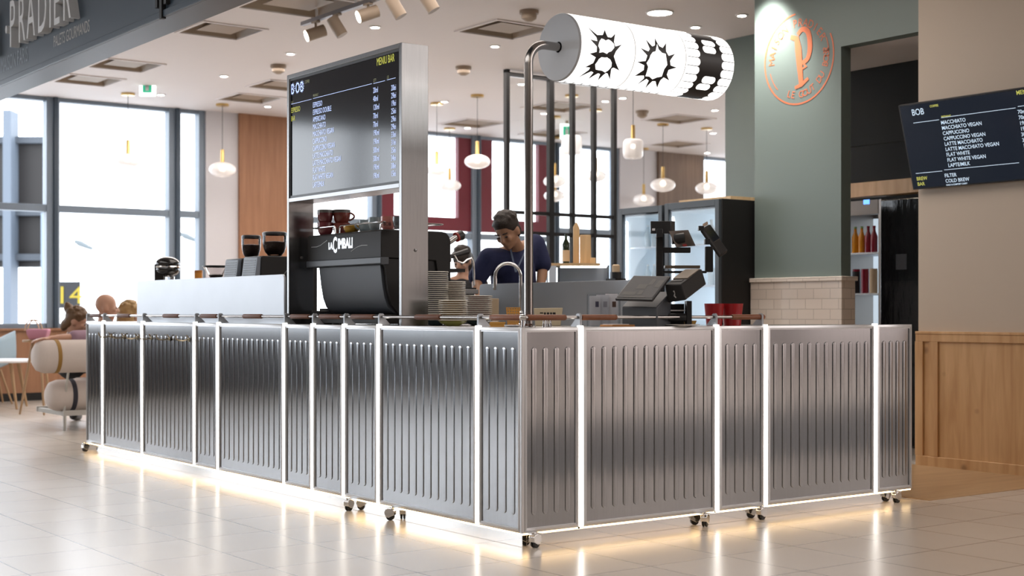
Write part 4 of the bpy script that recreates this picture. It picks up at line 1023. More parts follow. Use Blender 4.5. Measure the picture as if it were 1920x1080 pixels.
# tap, baskets, bag ----------------------------------------------------------
def tap():
    d = 8.35; b = atD(976.5, 600, d); t = thing('water_tap', (b.x, b.y, ZW), 'chrome gooseneck tap beside the steel lamp pole', 'tap')
    r = 24 / F_PX * d; zt = atD(951, 518, d).z
    P = [V((b.x, b.y, ZW + .04))] + [V((b.x, b.y, zt)) - RT * (r - r * math.cos(a)) + UP * (r * math.sin(a)) for a in [PI * k / 14 for k in range(15)]]
    e = P[-1] + UP * -.01; P.append(e)
    MB().tube(P, .0098, 16).build('gooseneck', CHROME, t, smooth=60)
    MB().tube([e, V((e.x, e.y, atD(928, 544, d).z))], [.0118, .0118], 16).build('spout', CHROME, t)
    MB().lathe([(.024, 0), (.024, .006), (.016, .012), (.016, .075), (.0115, .085)], (b.x, b.y, ZW), n=20).build('base', CHROME, t)
    MB().tube([V((b.x, b.y, ZW + .05)), V((b.x, b.y, ZW + .05)) - FW * .05 + UP * .02], [.006, .005], 10).build('lever', CHROME, t)
tap()
YPL = mat('orange_yellow_plastic', (.62, .30, .06), .4)
d = 7.95; c = atD(962, 600, d); k = thing('storage_basket', (c.x, c.y, ZW), 'orange-yellow perforated plastic basket behind the leather grip', 'basket')
mm = MB(); w0, w1 = .030, .039; hB = .103; rows = 7; cols = 5
def bk(u, v): # side u in 0..1 across, v up
    w = w0 + (w1 - w0) * v; return RT * (w * (2 * u - 1)), v * hB
for s, ax in ((-1, 0), (1, 0), (-1, 1), (1, 1)):
    for j in range(rows + 1):
        v0 = j / rows - .045; v1 = j / rows + .045
        for vv0, vv1 in ((max(0, v0), min(1, v1)),):
            wA, wB = w0 + (w1 - w0) * vv0, w0 + (w1 - w0) * vv1; U, N = (RT, FW) if ax == 0 else (FW, RT)
            o = V((c.x, c.y, ZW)); mm.obox(o + N * s * wA - U * wA + UP * vv0 * hB, U * 2 * wA, N * s * -.003, UP * (vv1 - vv0) * hB)
    for i in range(cols + 1):
        U, N = (RT, FW) if ax == 0 else (FW, RT); o = V((c.x, c.y, ZW)); f = 2 * i / cols - 1
        mm.obox(o + N * s * w0 + U * f * w0 * .90 - U * .004, U * .008, N * s * -.003, UP * hB + N * s * (w1 - w0) + U * f * (w1 - w0))
mm.box((c.x - w0, c.y - w0, ZW), (c.x + w0, c.y + w0, ZW + .003)); mm.build('basket', YPL, k)
d = 8.62; c = atD(927, 600, d); PAPER = mat('kraft_cream_paper', (.62, .47, .31), .7, var=.06, vscale=9)
k = thing('paper_bag', (c.x, c.y, ZW), 'tall narrow cream paper bag behind the burgundy saucers', 'paper bag')
MB().obox(V((c.x, c.y, ZW)) - RT * .033, RT * .06, FW * .035, UP * .16).build('bag', PAPER, k, bev=.003)
d = 7.85; c = atD(1027.5, 600, d); k = thing('coffee_bag', (c.x, c.y, ZW), 'low cream box-shaped coffee bag with dark print behind the lamp pole', 'coffee bag')
TANB = mat('cream_board', (.56, .46, .31), .6, var=.05, vscale=12)
h = .098; mm = MB(); o = V((c.x, c.y, ZW))
mm.hexa([o - RT * .070, o + RT * .070, o + RT * .070 + FW * .05, o - RT * .070 + FW * .05, o - RT * .080 + UP * h, o + RT * .083 + UP * (h + .003), o + RT * .080 + FW * .05 + UP * h, o - RT * .078 + FW * .05 + UP * h])
bg = mm.build('bag', TANB, k, bev=.004)
mm = MB()
for x, w, hh in ((-.045, .018, .006), (-.022, .010, .018), (-.006, .012, .022), (.012, .010, .020), (.026, .016, .022)): mm.obox(o + RT * x + UP * (.075 - hh) - FW * .002, RT * w, FW * .001, UP * hh)
mm.build('print', INK, bg, smooth=0)
d = 7.25; c = atD(931, 600, d); o = V((c.x, c.y, ZW))
k = thing('napkin_stack', o, 'yellow folded napkins near the corner of the counter', 'napkins')
mm = MB()
for j in range(4): mm.obox(o - RT * (.04 - .002 * j) - FW * .03 + UP * (.0065 * j), RT * .08, FW * .07, UP * .0055)
mm.build('napkins', mat('yellow_napkin', (.60, .30, .05), .7), k, bev=.001)
MB().obox(o - RT * .045 - FW * .02 + UP * .027, RT * .05, FW * .05, UP * .003).build('white_card', WHITEP, k)
c = atD(962, 600, 7.15); tag(MB().lathe([(.001, .004), (.02, .002), (.022, 0), (.045, .008), (.045, .011), (.001, .006)], (c.x, c.y, ZW), n=28, cap=False).build('small_plate', WHITEP), 'small white plate in front of the orange basket', 'plate')
for px, dd in ((1019.5, 6.93), (1024, 6.98), (1028, 6.93), (1032.5, 6.98)):
    c = atD(px, 600, dd); c.z = ZW
    tag(MB().lathe([(.001, 0), (.0065, 0), (.006, .012), (.0035, .026), (.0042, .031), (.003, .037), (.001, .0375)], c, n=14).build('cap_figure', CHROME), 'tiny chrome cone standing on the corner right of the lamp pole', 'cone', 'four tiny chrome cones')
d = 7.62; o = atD(1101, 600, d); o.z = ZW
k = thing('leaflet_holder', o, 'clear acrylic leaflet holder left of the payment screen', 'leaflet holder')
wH = 62 / F_PX * d; hH = .172
mm = MB(); mm.obox(o, RT * wH, FW * .002, UP * hH); mm.obox(o + FW * .055, RT * wH, FW * .002, UP * (hH + .01)); mm.obox(o, RT * .002, FW * .055, UP * hH); mm.obox(o + RT * (wH - .002), RT * .002, FW * .055, UP * hH); mm.obox(o, RT * wH, FW * .055, UP * .003); mm.build('acrylic_box', CLEAR, k)
for j, (x, w, cc, lab) in enumerate(((.012, .06, (.70, .69, .72), 'white leaflet at the left of the acrylic holder'), (.05, .07, (.62, .62, .66), 'grey-white leaflet in the middle of the acrylic holder'), (.10, .068, (.74, .72, .74), 'white leaflet with a brown picture in the acrylic holder'))):
    p = o + RT * x + FW * (.012 + .012 * j) + UP * .004
    lf = MB().obox(p, RT * w, FW * .002, UP * (.160 + .006 * j)).build('leaflet', mat('leaflet_paper_%d' % j, cc, .6)); tag(lf, lab, 'leaflet')
    mm = MB(); mm.obox(p + RT * .006 + UP * .045 - FW * .001, RT * (w - .012), FW * .0008, UP * .014); mm.obox(p + RT * w * .55 + UP * .10 - FW * .001, RT * w * .3, FW * .0008, UP * .03)
    mm.build('print', [mat('print_ink_%d' % j, [(.10, .09, .14), (.35, .34, .38), (.13, .07, .05)][j], .6)], lf, smooth=0)
o = onY(1148, 608, .07); o.z = ZW; k = thing('order_pad', o, 'orange folded wallet with a white slip on the front edge of the counter', 'wallet')
mm = MB(); X_, Y_ = V((1, 0, 0)), V((0, 1, 0)); mm.obox(o, X_ * .155, Y_ * .10, UP * .006); mm.obox(o + UP * .006, X_ * .15, Y_ * .10, UP * .006 + X_ * .004); mm.build('cover', mat('orange_leather', (.50, .21, .05), .5), k, bev=.002)
MB().obox(o + UP * .0125 + X_ * .012 + Y_ * .005, X_ * .105, Y_ * .085, UP * .003).build('slip', WHITEP, k)
c = atD(1272, 600, 7.42); tag(MB().lathe([(.001, .003), (.06, .002), (.065, 0), (.11, .009), (.112, .013), (.07, .006), (.001, .006)], (c.x, c.y, ZW), n=40, cap=False).build('flat_plate', glaze('white_glaze', (.72, .71, .68))), 'flat white plate in front of the receipt printer', 'plate')
c = atD(1292, 600, 7.75); tag(MB().lathe([(.001, 0), (.03, 0), (.042, .03), (.040, .03), (.028, .006), (.001, .006)], (c.x, c.y, ZW), n=28, cap=False).build('small_dish', OCH), 'small ochre dish between the printer and the red pots', 'dish')
REDP = mat('red_plastic', (.36, .012, .016), .32)
for px, dd, r, lab in ((1339, 7.86, .054, 'left red pot standing behind the hand rail'), (1373, 7.92, .060, 'right red pot beside the tan leather grip')):
    c = atD(px, 600, dd); c.z = ZW
    tag(MB().lathe([(.001, 0), (r * .78, 0), (r * .80, .003), (r, .118), (r * 1.01, .124), (r * .97, .124), (r * .77, .006), (.001, .006)], c, n=40, cap=False).build('plant_pot', REDP), lab, 'pot')

# payment equipment ---------------------------------------------------------
d = 7.32; BL, BR = atD(1153, 560, d), atD(1222.5, 562, d - .12)
bx = (BR - BL).normalized(); sv = (RT * .110 + UP * .124 + FW * .15); TL = BL + sv
base0 = atD(1166, 600, d + .05); base0.z = ZW
pos = thing('payment_terminal', base0, 'grey till with a slanted dark touch screen', 'till')
wB = 74 / F_PX * d
bdir = bx; bn = V((-bdir.y, bdir.x, 0)).normalized()
mm = MB(); hb = .105
b0 = base0; mm.hexa([b0, b0 + bdir * wB, b0 + bdir * wB + bn * .16, b0 + bn * .16, b0 + UP * hb, b0 + bdir * wB + UP * hb, b0 + bdir * wB + bn * .16 + UP * (hb + .085), b0 + bn * .16 + UP * (hb + .085)])
mm.build('housing', mat('grey_till', (.062, .07, .082), .45), pos, bev=.006)
nn = (BR - BL).cross(sv).normalized()
mm = MB(); mm.obox(BL, BR - BL, sv, -nn * .014); sc_ = mm.build('touch_screen', BLACKP, pos, bev=.003)
mm = MB(); mm.obox(BL + (BR - BL) * .03 + sv * .06 + nn * .0005, (BR - BL) * .94, sv * .9, nn * .001); mm.build('display', mat('till_display', (.020, .020, .024), .35, spec=.2), sc_)
mm = MB()
for u0, v0, u1, v1, in ((.50, .18, .62, .36), (.10, .16, .45, .3), (.35, .42, .6, .62), (.6, .6, .72, .85), (.8, .5, .95, .8), (.2, .06, .75, .12)): mm.obox(BL + (BR - BL) * u0 + sv * v0 + nn * .0016, (BR - BL) * (u1 - u0), sv * (v1 - v0), nn * .0004)
mm.build('display_fields', mat('till_fields', (.04, .038, .034), .35, spec=.2), sc_)
PB = lambda px, py, dd: atD(px, py, dd)
# receipt printer, tilted on its stand
A, B, C_, Dd = PB(1246, 534, 7.34), PB(1277, 533, 7.28), PB(1286, 563, 7.28), PB(1252, 568, 7.34)
dep = PB(1316, 504, 7.52) - B
pr = thing('receipt_printer', V((A.x, A.y, ZW)), 'black receipt printer tilted on a stand beside the till', 'printer')
MB().hexa([Dd, C_, C_ + dep, Dd + dep, A, B, B + dep, A + dep]).build('printer_case', BLACKM, pr, bev=.006)
mm = MB(); tn = (B - A).cross(dep).normalized(); tn = tn if tn.z > 0 else -tn
mm.obox(A + dep * .35 + (B - A) * .05 + tn * .001, (B - A) * .88, dep * .6, tn * .004); mm.build('paper_cover', mat('tan_cover', (.24, .19, .14), .5), pr)
mm = MB(); mm.obox(A + dep * .18 + (B - A) * .1 + tn * .001, (B - A) * .7, dep * .1, tn * .002); mm.build('paper_slot', BLACKP, pr)
mm = MB(); fnv = (B - A).cross(A - Dd).normalized(); fnv = fnv if fnv.dot(FW) < 0 else -fnv
cc = Dd.lerp(B, .45) + fnv * .002; mm.tube([cc + UP * .02, cc + RT * .008 + UP * .008, cc + RT * .004 - UP * .006, cc + RT * .014 - UP * .016], .004, 8); mm.build('silver_key', mat('silver_bits', (.6, .6, .6), .3, 1), pr)
s0 = PB(1243, 600, 7.36); s0.z = ZW
mm = MB(); mm.obox(s0, RT * .125, FW * .13, UP * .012); mm.obox(s0 + RT * .125, RT * .026, FW * .10, UP * .135); mm.obox(s0 + FW * .11, RT * .125, FW * .02, UP * .12); mm.build('stand', BLACKP, pr, bev=.002)
MB().cyl(s0 + UP * .048 + FW * .02, s0 + UP * .048 + FW * .02 + RT * .123, .022, 20).build('paper_roll_core', BLACKP, pr); MB().obox(s0 + UP * .082 + FW * .03, RT * .12, FW * .03, UP * .006).build('bright_strip', WHITEP, pr)
# pole stand with arms
d = 7.72; pb = PB(1237, 600, d); pb.z = ZW
ps = thing('screen_stand', pb, 'black pole stand with side arms behind the till', 'stand')
mm = MB(); mm.obox(pb - RT * .018, RT * .036, FW * .036, UP * (PB(1237, 437, d).z - ZW)); mm.build('pole', BLACKM, ps, bev=.004)
mm = MB(); mm.obox(PB(1243, 474, d), RT * (52 / F_PX * d), FW * .03, UP * .030); mm.build('side_arm', BLACKM, ps, bev=.003)
mm = MB(); mm.obox(PB(1243, 512, d), RT * (82 / F_PX * d), FW * .05, UP * .012); mm.build('cross_bar', BLACKM, ps); MB().obox(PB(1247, 503, d) , RT * (66 / F_PX * d), FW * .07, UP * .016).build('tray', mat('bronze_plastic', (.10, .075, .05), .4), ps, bev=.002)
mm = MB(); q0 = PB(1323, 510, d); mm.obox(q0, RT * .042, FW * .04, UP * (PB(1323, 462, d).z - q0.z)); mm.build('second_post', BLACKM, ps, bev=.004)
a = PB(1259, 449, d); MB().cyl(a, PB(1283, 446, d), .028, 20).build('pivot', BLACKP, ps)
cdp = thing('customer_display', PB(1241, 440, d), 'small black customer display on top of the pole', 'display')
o = PB(1220, 438, d - .03); mm = MB(); mm.obox(o, RT * (38 / F_PX * d), FW * .02, UP * .068); mm.obox(o + RT * (38 / F_PX * d), RT * (9 / F_PX * d) + FW * .04, FW * .03, UP * .070); mm.build('case', BLACKP, cdp, bev=.003)
MB().obox(o + RT * .008 + UP * .016 - FW * .002, RT * .016, FW * .001, UP * .012).build('white_sticker', WHITEP, cdp); mm = MB(); mm.obox(o + RT * .03 - FW * .012 - UP * .02, RT * .035, FW * .02, UP * .045); mm.build('bracket', BLACKP, cdp, bev=.003)
tb = thing('tablet', PB(1285, 450, d), 'brown-grey tablet seen from behind on the side arm', 'tablet')
A, B = PB(1268, 464, d - .02), PB(1304, 461, d + .14); h_ = PB(1290, 431, d + .12) - B
mm = MB(); mm.obox(A, B - A, h_, -FW * .008); mm.build('back_cover', mat('brown_grey_cover', (.13, .105, .09), .45), tb, bev=.004); MB().obox(A + (B - A) * .35 + h_ * .02 - FW * .012, (B - A) * .22, h_ * .14, FW * .002).build('red_tag', mat('red_tag', (.5, .06, .06), .5), tb)
cr = thing('card_reader', PB(1335, 450, d), 'black handheld card reader clipped on the right hand post', 'card reader')
T0, T1 = PB(1316, 427, d - .02), PB(1352, 478, d + .05); L_ = T1 - T0; wd = RT * .055 + FW * .10 + UP * .03
mm = MB(); mm.obox(T0, wd, L_, (RT * -.012 + UP * -.02)); mm.build('case', BLACKM, cr, bev=.008)
MB().obox(T0 + wd * .08 + L_ * .06 + RT * .001 + UP * .001, wd * .84, L_ * .5, RT * .001 + UP * .003).build('screen', DARKGLASS, cr)
mm = MB(); mm.obox(PB(1310, 432, d - .03), RT * .03, FW * .04, UP * .025); mm.obox(PB(1322, 458, d - .01), RT * .03, FW * .05, UP * .03); mm.build('clip', BLACKP, cr, bev=.002); MB().obox(T0 + wd * .1 + UP * .006, wd * .6, L_ * .04, UP * .012).build('paper_flap', mat('tan_flap', (.40, .30, .22), .5), cr)

# ================================================================== PEOPLE
SKIN = mat('skin', (.46, .25, .165), .5, var=.05, vscale=20)
SKINT = mat('tanned_skin', (.42, .23, .14), .5, var=.05, vscale=20)
class Fig(MB):
    def cap(s, pts, rs):
        s.tube(pts, rs, 14)
        for p, r in zip(pts, rs): s.ball(p, r, 14, 8)
        return s
def basis(fd, upv):
    f = V(fd).normalized(); r = f.cross(V(upv)).normalized(); u = r.cross(f)
    return f, r, u
def head(m, c, f, r, u, k=1.0):
    M = Matrix((r, f, u)).transposed()
    c = V(c); p = lambda x, y, z: c + (r * x + f * y + u * z) * k
    m.ball(p(0, -.012, .028), V((.074, .092, .088)) * k, 20, 12, M)         # skull
    m.ball(p(0, .018, -.030), V((.060, .070, .078)) * k, 18, 12, M)         # face
    m.ball(p(0, .058, -.088), V((.026, .022, .020)) * k, 12, 8, M)          # chin
    m.cap([p(0, .088, .010), p(0, .104, -.026)], [.009 * k, .014 * k])      # nose
    m.ball(p(0, .082, -.058), V((.024, .012, .010)) * k, 12, 8, M)          # lips
    for s in (-1, 1):
        m.ball(p(s * .074, -.010, -.010), V((.012, .024, .034)) * k, 12, 8, M)
        m.ball(p(s * .034, .070, -.020), V((.022, .020, .020)) * k, 10, 6, M)
    return p
def hand(m, w, d, n, side, k=1.0, curl=.5):
    """wrist, finger direction, palm normal, thumb side sign"""
    d = V(d).normalized(); n = V(n).normalized(); t = d.cross(n).normalized() * side
    M = Matrix((t, d, n)).transposed(); w = V(w)
    m.ball(w + d * .045 * k, V((.040, .050, .016)) * k, 14, 8, M)
    for i, ln in enumerate((.070, .078, .073, .058)):
        b = w + (d * .085 + t * (.030 - .020 * i)) * k; a = d; pts = [b]
        for j, sg in enumerate((.42, .33, .25)):
            a = (a + n * curl * (.35 + .15 * j)).normalized(); pts.append(pts[-1] + a * ln * sg * k)
        m.cap(pts, [.0088 * k, .0084 * k, .0078 * k, .0068 * k])
    b = w + (d * .025 + t * .034) * k
    m.cap([b, b + (t * .030 + d * .028 + n * .010) * k, b + (t * .040 + d * .055 + n * .022) * k], [.012 * k, .0105 * k, .009 * k])
def hair_cap(p, m, k=1.0, back=0):
    pass
def person(name_loc, label, J, fd, upv, skin, shirt, pants, hair=None, hairm=None, sleeve='short', k=1.0, vox=.009, bulk=1.0, palm=None):
    t = thing('person', name_loc, label, 'person')
    f, r, u = basis(fd, upv); m = Fig()
    p = head(m, J['head'], f, r, u, k)
    hd = V(J['head']); nk = V(J['neck'])
    m.cap([hd - u * .07 * k - f * .015, nk], [.050 * k, .056 * k])
    sl, sr, pv, ch = V(J['sl']), V(J['sr']), V(J['pelvis']), V(J['chest'])
    m.cap([nk, sl], [.055, .05]); m.cap([nk, sr], [.055, .05])
    m.cap([ch, pv], [.135 * bulk, .135 * bulk])
    for s in ('l', 'r'):
        S_, E, Wr = V(J['s' + s]), V(J['e' + s]), V(J['w' + s])
        m.cap([S_, S_.lerp(E, .5), E], [.048, .043, .036]); m.cap([E, E.lerp(Wr, .35), Wr], [.036, .037, .026])
        dd = (Wr - E).normalized(); pn = V(palm or (0, 0, -1)); pn = (pn - dd * pn.dot(dd)); pn = pn if pn.length > .1 else dd.orthogonal()
        hand(m, Wr, dd, pn, 1 if s == 'r' else -1, k)
        H, Kn, An = V(J['h' + s]), V(J['k' + s]), V(J['a' + s])
        m.cap([H, H.lerp(Kn, .5), Kn], [.085, .072, .055]); m.cap([Kn, Kn.lerp(An, .35), An], [.054, .056, .036])
        td = V(J.get('toe', -FW)); m.cap([An - UP * .03, An + td * .07 - UP * .045, An + td * .15 - UP * .055], [.038, .036, .028])
    body = m.build('body', skin, t, remesh=vox)
    m = Fig(); g = .016
    m.cap([nk - UP * .045, ch.lerp(nk, .45), ch, pv + UP * .03], [.062 + g, .100 * bulk + g, .140 * bulk + g, .138 * bulk + g])
    for q in (sl, sr): m.cap([ch.lerp(nk, .5), q], [.085 + g, .055 + g]); m.cap([ch, q.lerp(ch, .4)], [.12 * bulk, .09])
    for s in ('l', 'r'):
        S_, E, Wr = V(J['s' + s]), V(J['e' + s]), V(J['w' + s])
        if sleeve == 'short': m.cap([S_, S_.lerp(E, .45), S_.lerp(E, .88)], [.056 + g, .053 + g, .050 + g])
        else: m.cap([S_, S_.lerp(E, .5), E], [.056 + g, .050 + g, .042 + g]); m.cap([E, E.lerp(Wr, .85 if sleeve == 'long' else .15)], [.042 + g, .032 + g])
    m.build('shirt', shirt, t, remesh=vox)
    m = Fig()
    m.cap([pv + UP * .02, pv - UP * .03], [.148 * bulk, .145 * bulk])
    for s in ('l', 'r'):
        H, Kn, An = V(J['h' + s]), V(J['k' + s]), V(J['a' + s])
        m.cap([H, H.lerp(Kn, .5), Kn], [.098, .084, .068]); m.cap([Kn, Kn.lerp(An, .4), An + (Kn - An) * .08], [.068, .068, .052])
    m.build('trousers', pants, t, remesh=.012)
    m = Fig()
    for s in ('l', 'r'):
        An = V(J['a' + s]); td = V(J.get('toe', -FW)); m.cap([An - UP * .035 - td * .02, An + td * .08 - UP * .05, An + td * .17 - UP * .058], [.046, .043, .034])
    m.build('shoes', BLACKP, t, remesh=.01)
    m = Fig(); M = Matrix((r, f, u)).transposed()
    if hair:
        if hair in ('short', 'bun'):
            m.ball(p(0, -.022, .040), V((.083, .096, .088)) * k, 20, 12, M); m.ball(p(0, .020, .078), V((.066, .060, .044)) * k, 16, 10, M)
            m.ball(p(0, -.060, -.020), V((.068, .050, .070)) * k, 16, 10, M)
        rr = random.Random(3)
        for _ in range(90):
            a_, b_ = rr.uniform(0, 2 * PI), rr.uniform(.05, 1.45); m.ball(p(.084 * math.cos(a_) * math.cos(b_), -.022 + .097 * math.sin(a_) * math.cos(b_), .042 + .090 * math.sin(b_)) if math.sin(a_) * math.cos(b_) < .55 else p(0, -.02, .06), rr.uniform(.010, .017) * k, 8, 5)
        if hair == 'bun': m.ball(p(0, -.105, .085), V((.045, .045, .045)) * k, 14, 8, M); m.ball(p(.02, -.125, .11), V((.028, .03, .03)) * k, 10, 6, M); m.ball(p(0, -.085, -.06), V((.05, .04, .06)) * k, 12, 8, M)
        if hair == 'long':
            m.ball(p(0, -.018, .036), V((.086, .098, .094)) * k, 20, 12, M); m.cap([p(0, -.06, 0), p(0, -.07, -.10), p(0, -.07, -.19)], [.085 * k, .085 * k, .06 * k])
        m.build('hair', hairm, body, remesh=.008)
    EYE = mat('dark_eye', (.02, .012, .010), .3)
    for s in (-1, 1):
        MB().ball(p(s * .032, .084, .000), V((.012, .008, .006)) * k, 10, 6, M).build('eye', EYE, body)
        if hair: m = Fig(); m.cap([p(s * .016, .088, .022), p(s * .046, .080, .025)], [.0045 * k, .004 * k]); m.build('eyebrow', hairm, body)
    return t, body, p

DKHAIR = mat('dark_brown_hair', (.026, .016, .011), .55, bump=.5, bscale=160)
NAVYC = mat('navy_cotton', (.016, .022, .078), .85, bump=.25, bscale=25)
BLACKC = mat('black_cotton', (.012, .012, .014), .85)
d = 9.4
J = dict(head=atD(951, 434, d - .05), neck=atD(969, 470, d + .10), chest=atD(962, 512, d + .12), pelvis=atD(968, 620, d + .32),
         sl=atD(917, 484, d - .02), el=atD(893, 524, d - .02), wl=atD(900, 566, d - .20),
         sr=atD(1003, 458, d + .22), er=atD(1018, 500, d + .20), wr=atD(1012, 548, d + .10),
         hl=atD(948, 650, d + .35), hr=atD(988, 648, d + .42))
J = {a: V(b) for a, b in J.items()}
for s, px in (('l', 945), ('r', 996)):
    J['k' + s] = V((*atD(px, 0, d + .28).xy, .58)); J['a' + s] = V((*atD(px, 0, d + .42).xy, .185))
tb_, bb, pp = person(V((*J['pelvis'].xy, .1)), 'person in a navy T-shirt bending over behind the counter, looking down to the left', J, RT * -.36 - FW * .72 - UP * .50, UP + RT * -.14, SKINT, NAVYC, BLACKC, 'short', DKHAIR, 'short')
m = MB(); LAN = mat('grey_blue_lanyard', (.13, .17, .26), .7)
n1, c1 = J['neck'] - FW * .085, J['chest'] - FW * .165
for sx in (.060, -.050):
    a_ = n1 + RT * sx + UP * .015 - FW * .01; b_ = c1 + RT * .012 - FW * .035
    m.obox(a_, RT * .012, b_ - a_, FW * -.002)
m.build('lanyard', LAN, tb_)

def seated(px, py, d, fd, label, skin, shirt, hair, hairm, lean=0, arm=None, sleeve='long', bulk=1.0, legs=FW, k=1.0):
    h = V(atD(px, py, d)); seat = .50; fwd = V(legs).normalized(); side = V((fwd.y, -fwd.x, 0))
    pv = V((*(h - fwd * (.06 + lean)).xy, seat + .12)); nk = h - UP * .17 - V(fd) * .03; ch = nk.lerp(pv, .42)
    J = dict(head=h, neck=nk, chest=ch, pelvis=pv)
    for s, q in (('l', -1), ('r', 1)):
        sh = nk + side * q * .17 - UP * .05; J['s' + s] = sh; J['e' + s] = sh - UP * .25 + fwd * .08; J['w' + s] = sh - UP * .24 + fwd * .32
        J['h' + s] = pv + side * q * .09 - UP * .02; J['k' + s] = V((*(pv + side * q * .12 + fwd * .45).xy, seat + .08)); J['a' + s] = V((*(pv + side * q * .12 + fwd * .48).xy, .09))
    J['toe'] = fwd
    if arm: J.update(arm)
    return person(V((*pv.xy, 0)), label, J, fd, UP, skin, shirt, BLACKC, hair, hairm, sleeve, k=k, vox=.012, bulk=bulk, palm=None)
BROWNH = mat('light_brown_hair', (.12, .062, .025), .55, bump=.4, bscale=120); BLONDE = mat('blonde_hair', (.30, .18, .06), .55, bump=.4, bscale=120)
CHARC = mat('charcoal_knit', (.035, .033, .045), .9); MAUVE = mat('mauve_knit', (.30, .19, .24), .9); OLIVE = mat('olive_cloth', (.14, .11, .06), .9)
YD = V((0, 1, 0))
seated(144, 603, 14.35, (RT * .92 + FW * .1 - UP * .35).normalized(), 'person with light brown hair in a dark bun leaning forward on the sofa', SKIN, CHARC, 'bun', BROWNH, lean=.12, k=1.15)
arm = dict(sl=V(atD(184, 632, 13.6)), el=V(atD(134, 632, 13.38)), wl=V(atD(92, 635, 13.22)))
seated(200, 576, 14.0, (RT * .95 + FW * .25 - UP * .1).normalized(), 'bald person in a mauve jumper with one arm along the sofa back', SKIN, MAUVE, None, None, arm=arm, sleeve='short', bulk=1.05, k=1.12)
seated(246, 590, 14.35, (RT * .6 + FW * .8).normalized(), 'person with loose blond hair beside the bald person', SKIN, OLIVE, 'long', BLONDE, k=1.1)
# someone standing beyond the coffee machine
c = V(atD(866, 489, 12.6)); pv = V((c.x, c.y, .98)); J = dict(head=c, neck=c - UP * .17, chest=c - UP * .34, pelvis=pv)
for s, q in (('l', -1), ('r', 1)):
    sh = c - UP * .22 + RT * q * .17; J['s' + s] = sh; J['e' + s] = sh - UP * .27 + RT * q * .04; J['w' + s] = sh - UP * .40 - FW * .16
    J['h' + s] = pv + RT * q * .09; J['k' + s] = V((*(pv + RT * q * .1).xy, .50)); J['a' + s] = V((*(pv + RT * q * .1).xy, .09))
person(V((c.x, c.y, 0)), 'dark haired person in black standing beyond the coffee machine', J, -FW * .8 - UP * .35 - RT * .3, UP, SKIN, BLACKC, BLACKC, 'long', DKHAIR, 'long', vox=.012)

# ================================================================== SEATING AREA
OATF = mat('oatmeal_fabric', (.60, .52, .47), .85, bump=.15, bscale=90)
xs0 = onY(62, 668, 7.78).x; xs1 = onY(87, 741, 8.02).x
sofa = thing('sofa', (xs0 + 1.2, 8.2, 0), 'oatmeal sofa of strapped bolsters left of the kiosk', 'sofa')
def bolster(x0, x1, y, z, r):
    m = MB(); m.lathe([(.001, 0), (r * .55, .005), (r * .85, .035), (r, .10), (r, x1 - x0 - .1), (r * .85, x1 - x0 - .035), (r * .55, x1 - x0 - .005), (.001, x1 - x0)], (x0, y, z), (1, 0, 0), 32, cap=False); return m
zu, zlw = onY(120, 668, 7.78).z, onY(120, 741, 8.02).z
b1 = bolster(xs0, xs0 + 2.5, 7.78, zu, .155).build('backrest_bolster', OATF, sofa, smooth=60); b2 = bolster(xs1, xs1 + 2.4, 8.02, zlw, .150).build('seat_bolster', OATF, sofa, smooth=60)
bolster(xs1 + .30, xs1 + 2.4, 8.33, zlw, .150).build('seat_bolster', OATF, sofa, smooth=60); bolster(xs1 + .55, xs1 + 2.4, 8.64, zlw, .150).build('seat_bolster', OATF, sofa, smooth=60)
xa = onY(114, 668, 7.62).x
MUST = mat('mustard_strap', (.30, .16, .03), .7)
for x in (xa, xa + 1.3): MB().lathe([(.153, -.018), (.1585, -.018), (.1585, .018), (.153, .018)], (x, 7.78, zu), (1, 0, 0), 40, cap=False).build('strap', MUST, sofa)
xb2 = onY(142, 741, 7.87).x
MB().lathe([(.148, -.022), (.1545, -.022), (.1545, .022), (.148, .022)], (xb2, 8.02, zlw), (1, 0, 0), 40, cap=False).build('dark_strap', CHARC, b2)
GRM = mat('pale_metal_frame', (.52, .50, .46), .4, .6)
m = MB(); zf = zlw - .17
m.box((xs1 + .12, 7.90, zf - .02), (xs1 + 2.3, 7.93, zf + .03)).build('front_rail', GRM, sofa)
MB().box((xs1 + .12, 8.66, zf - .02), (xs1 + 2.3, 8.69, zf + .03)).build('rear_rail', GRM, sofa)
for x in (xs1 + .14, xs1 + 2.26):
    for y in ((7.915, 8.675) if x > xs1 + 1 else (7.915,)): MB().cyl((x, y, 0), (x, y, zf), .017, 12).build('leg', GRM, sofa)
    MB().box((x - .015, 7.93, zf - .02), (x + .015, 8.66, zf + .02)).build('side_rail', GRM, sofa)
    MB().tube([V((x, 7.93, zf)), V((x, 7.90, zlw)), V((x, 7.80, zu - .10))], .012, 8).build('back_support', GRM, sofa)
TANL = mat('tan_wood_leg', (.36, .22, .11), .5)
c = atD(-8, 674, 16.6); zt = c.z
tbl = thing('coffee_table', (c.x, c.y, 0), 'low round white table with tan tapered legs at the left edge', 'table')
MB().lathe([(.001, zt - .03), (.44, zt - .03), (.45, zt - .015), (.44, zt), (.001, zt)], (c.x, c.y, 0), n=40, cap=False).build('table_top', WHITEP, tbl)
for a in (.3, 1.9, 3.4, 5.0): q = V((math.cos(a), math.sin(a), 0)); MB().tube([V((c.x, c.y, zt - .03)) + q * .30, V((c.x, c.y, 0)) + q * .42], [.024, .014], 10).build('leg', TANL, tbl)
c = atD(-14, 660, 17.35); ch = thing('shell_chair', (c.x, c.y, 0), 'pale blue shell chair behind the round white table', 'chair')
BLUP = mat('pale_blue_shell', (.33, .44, .52), .4)
m = MB(); rows = []
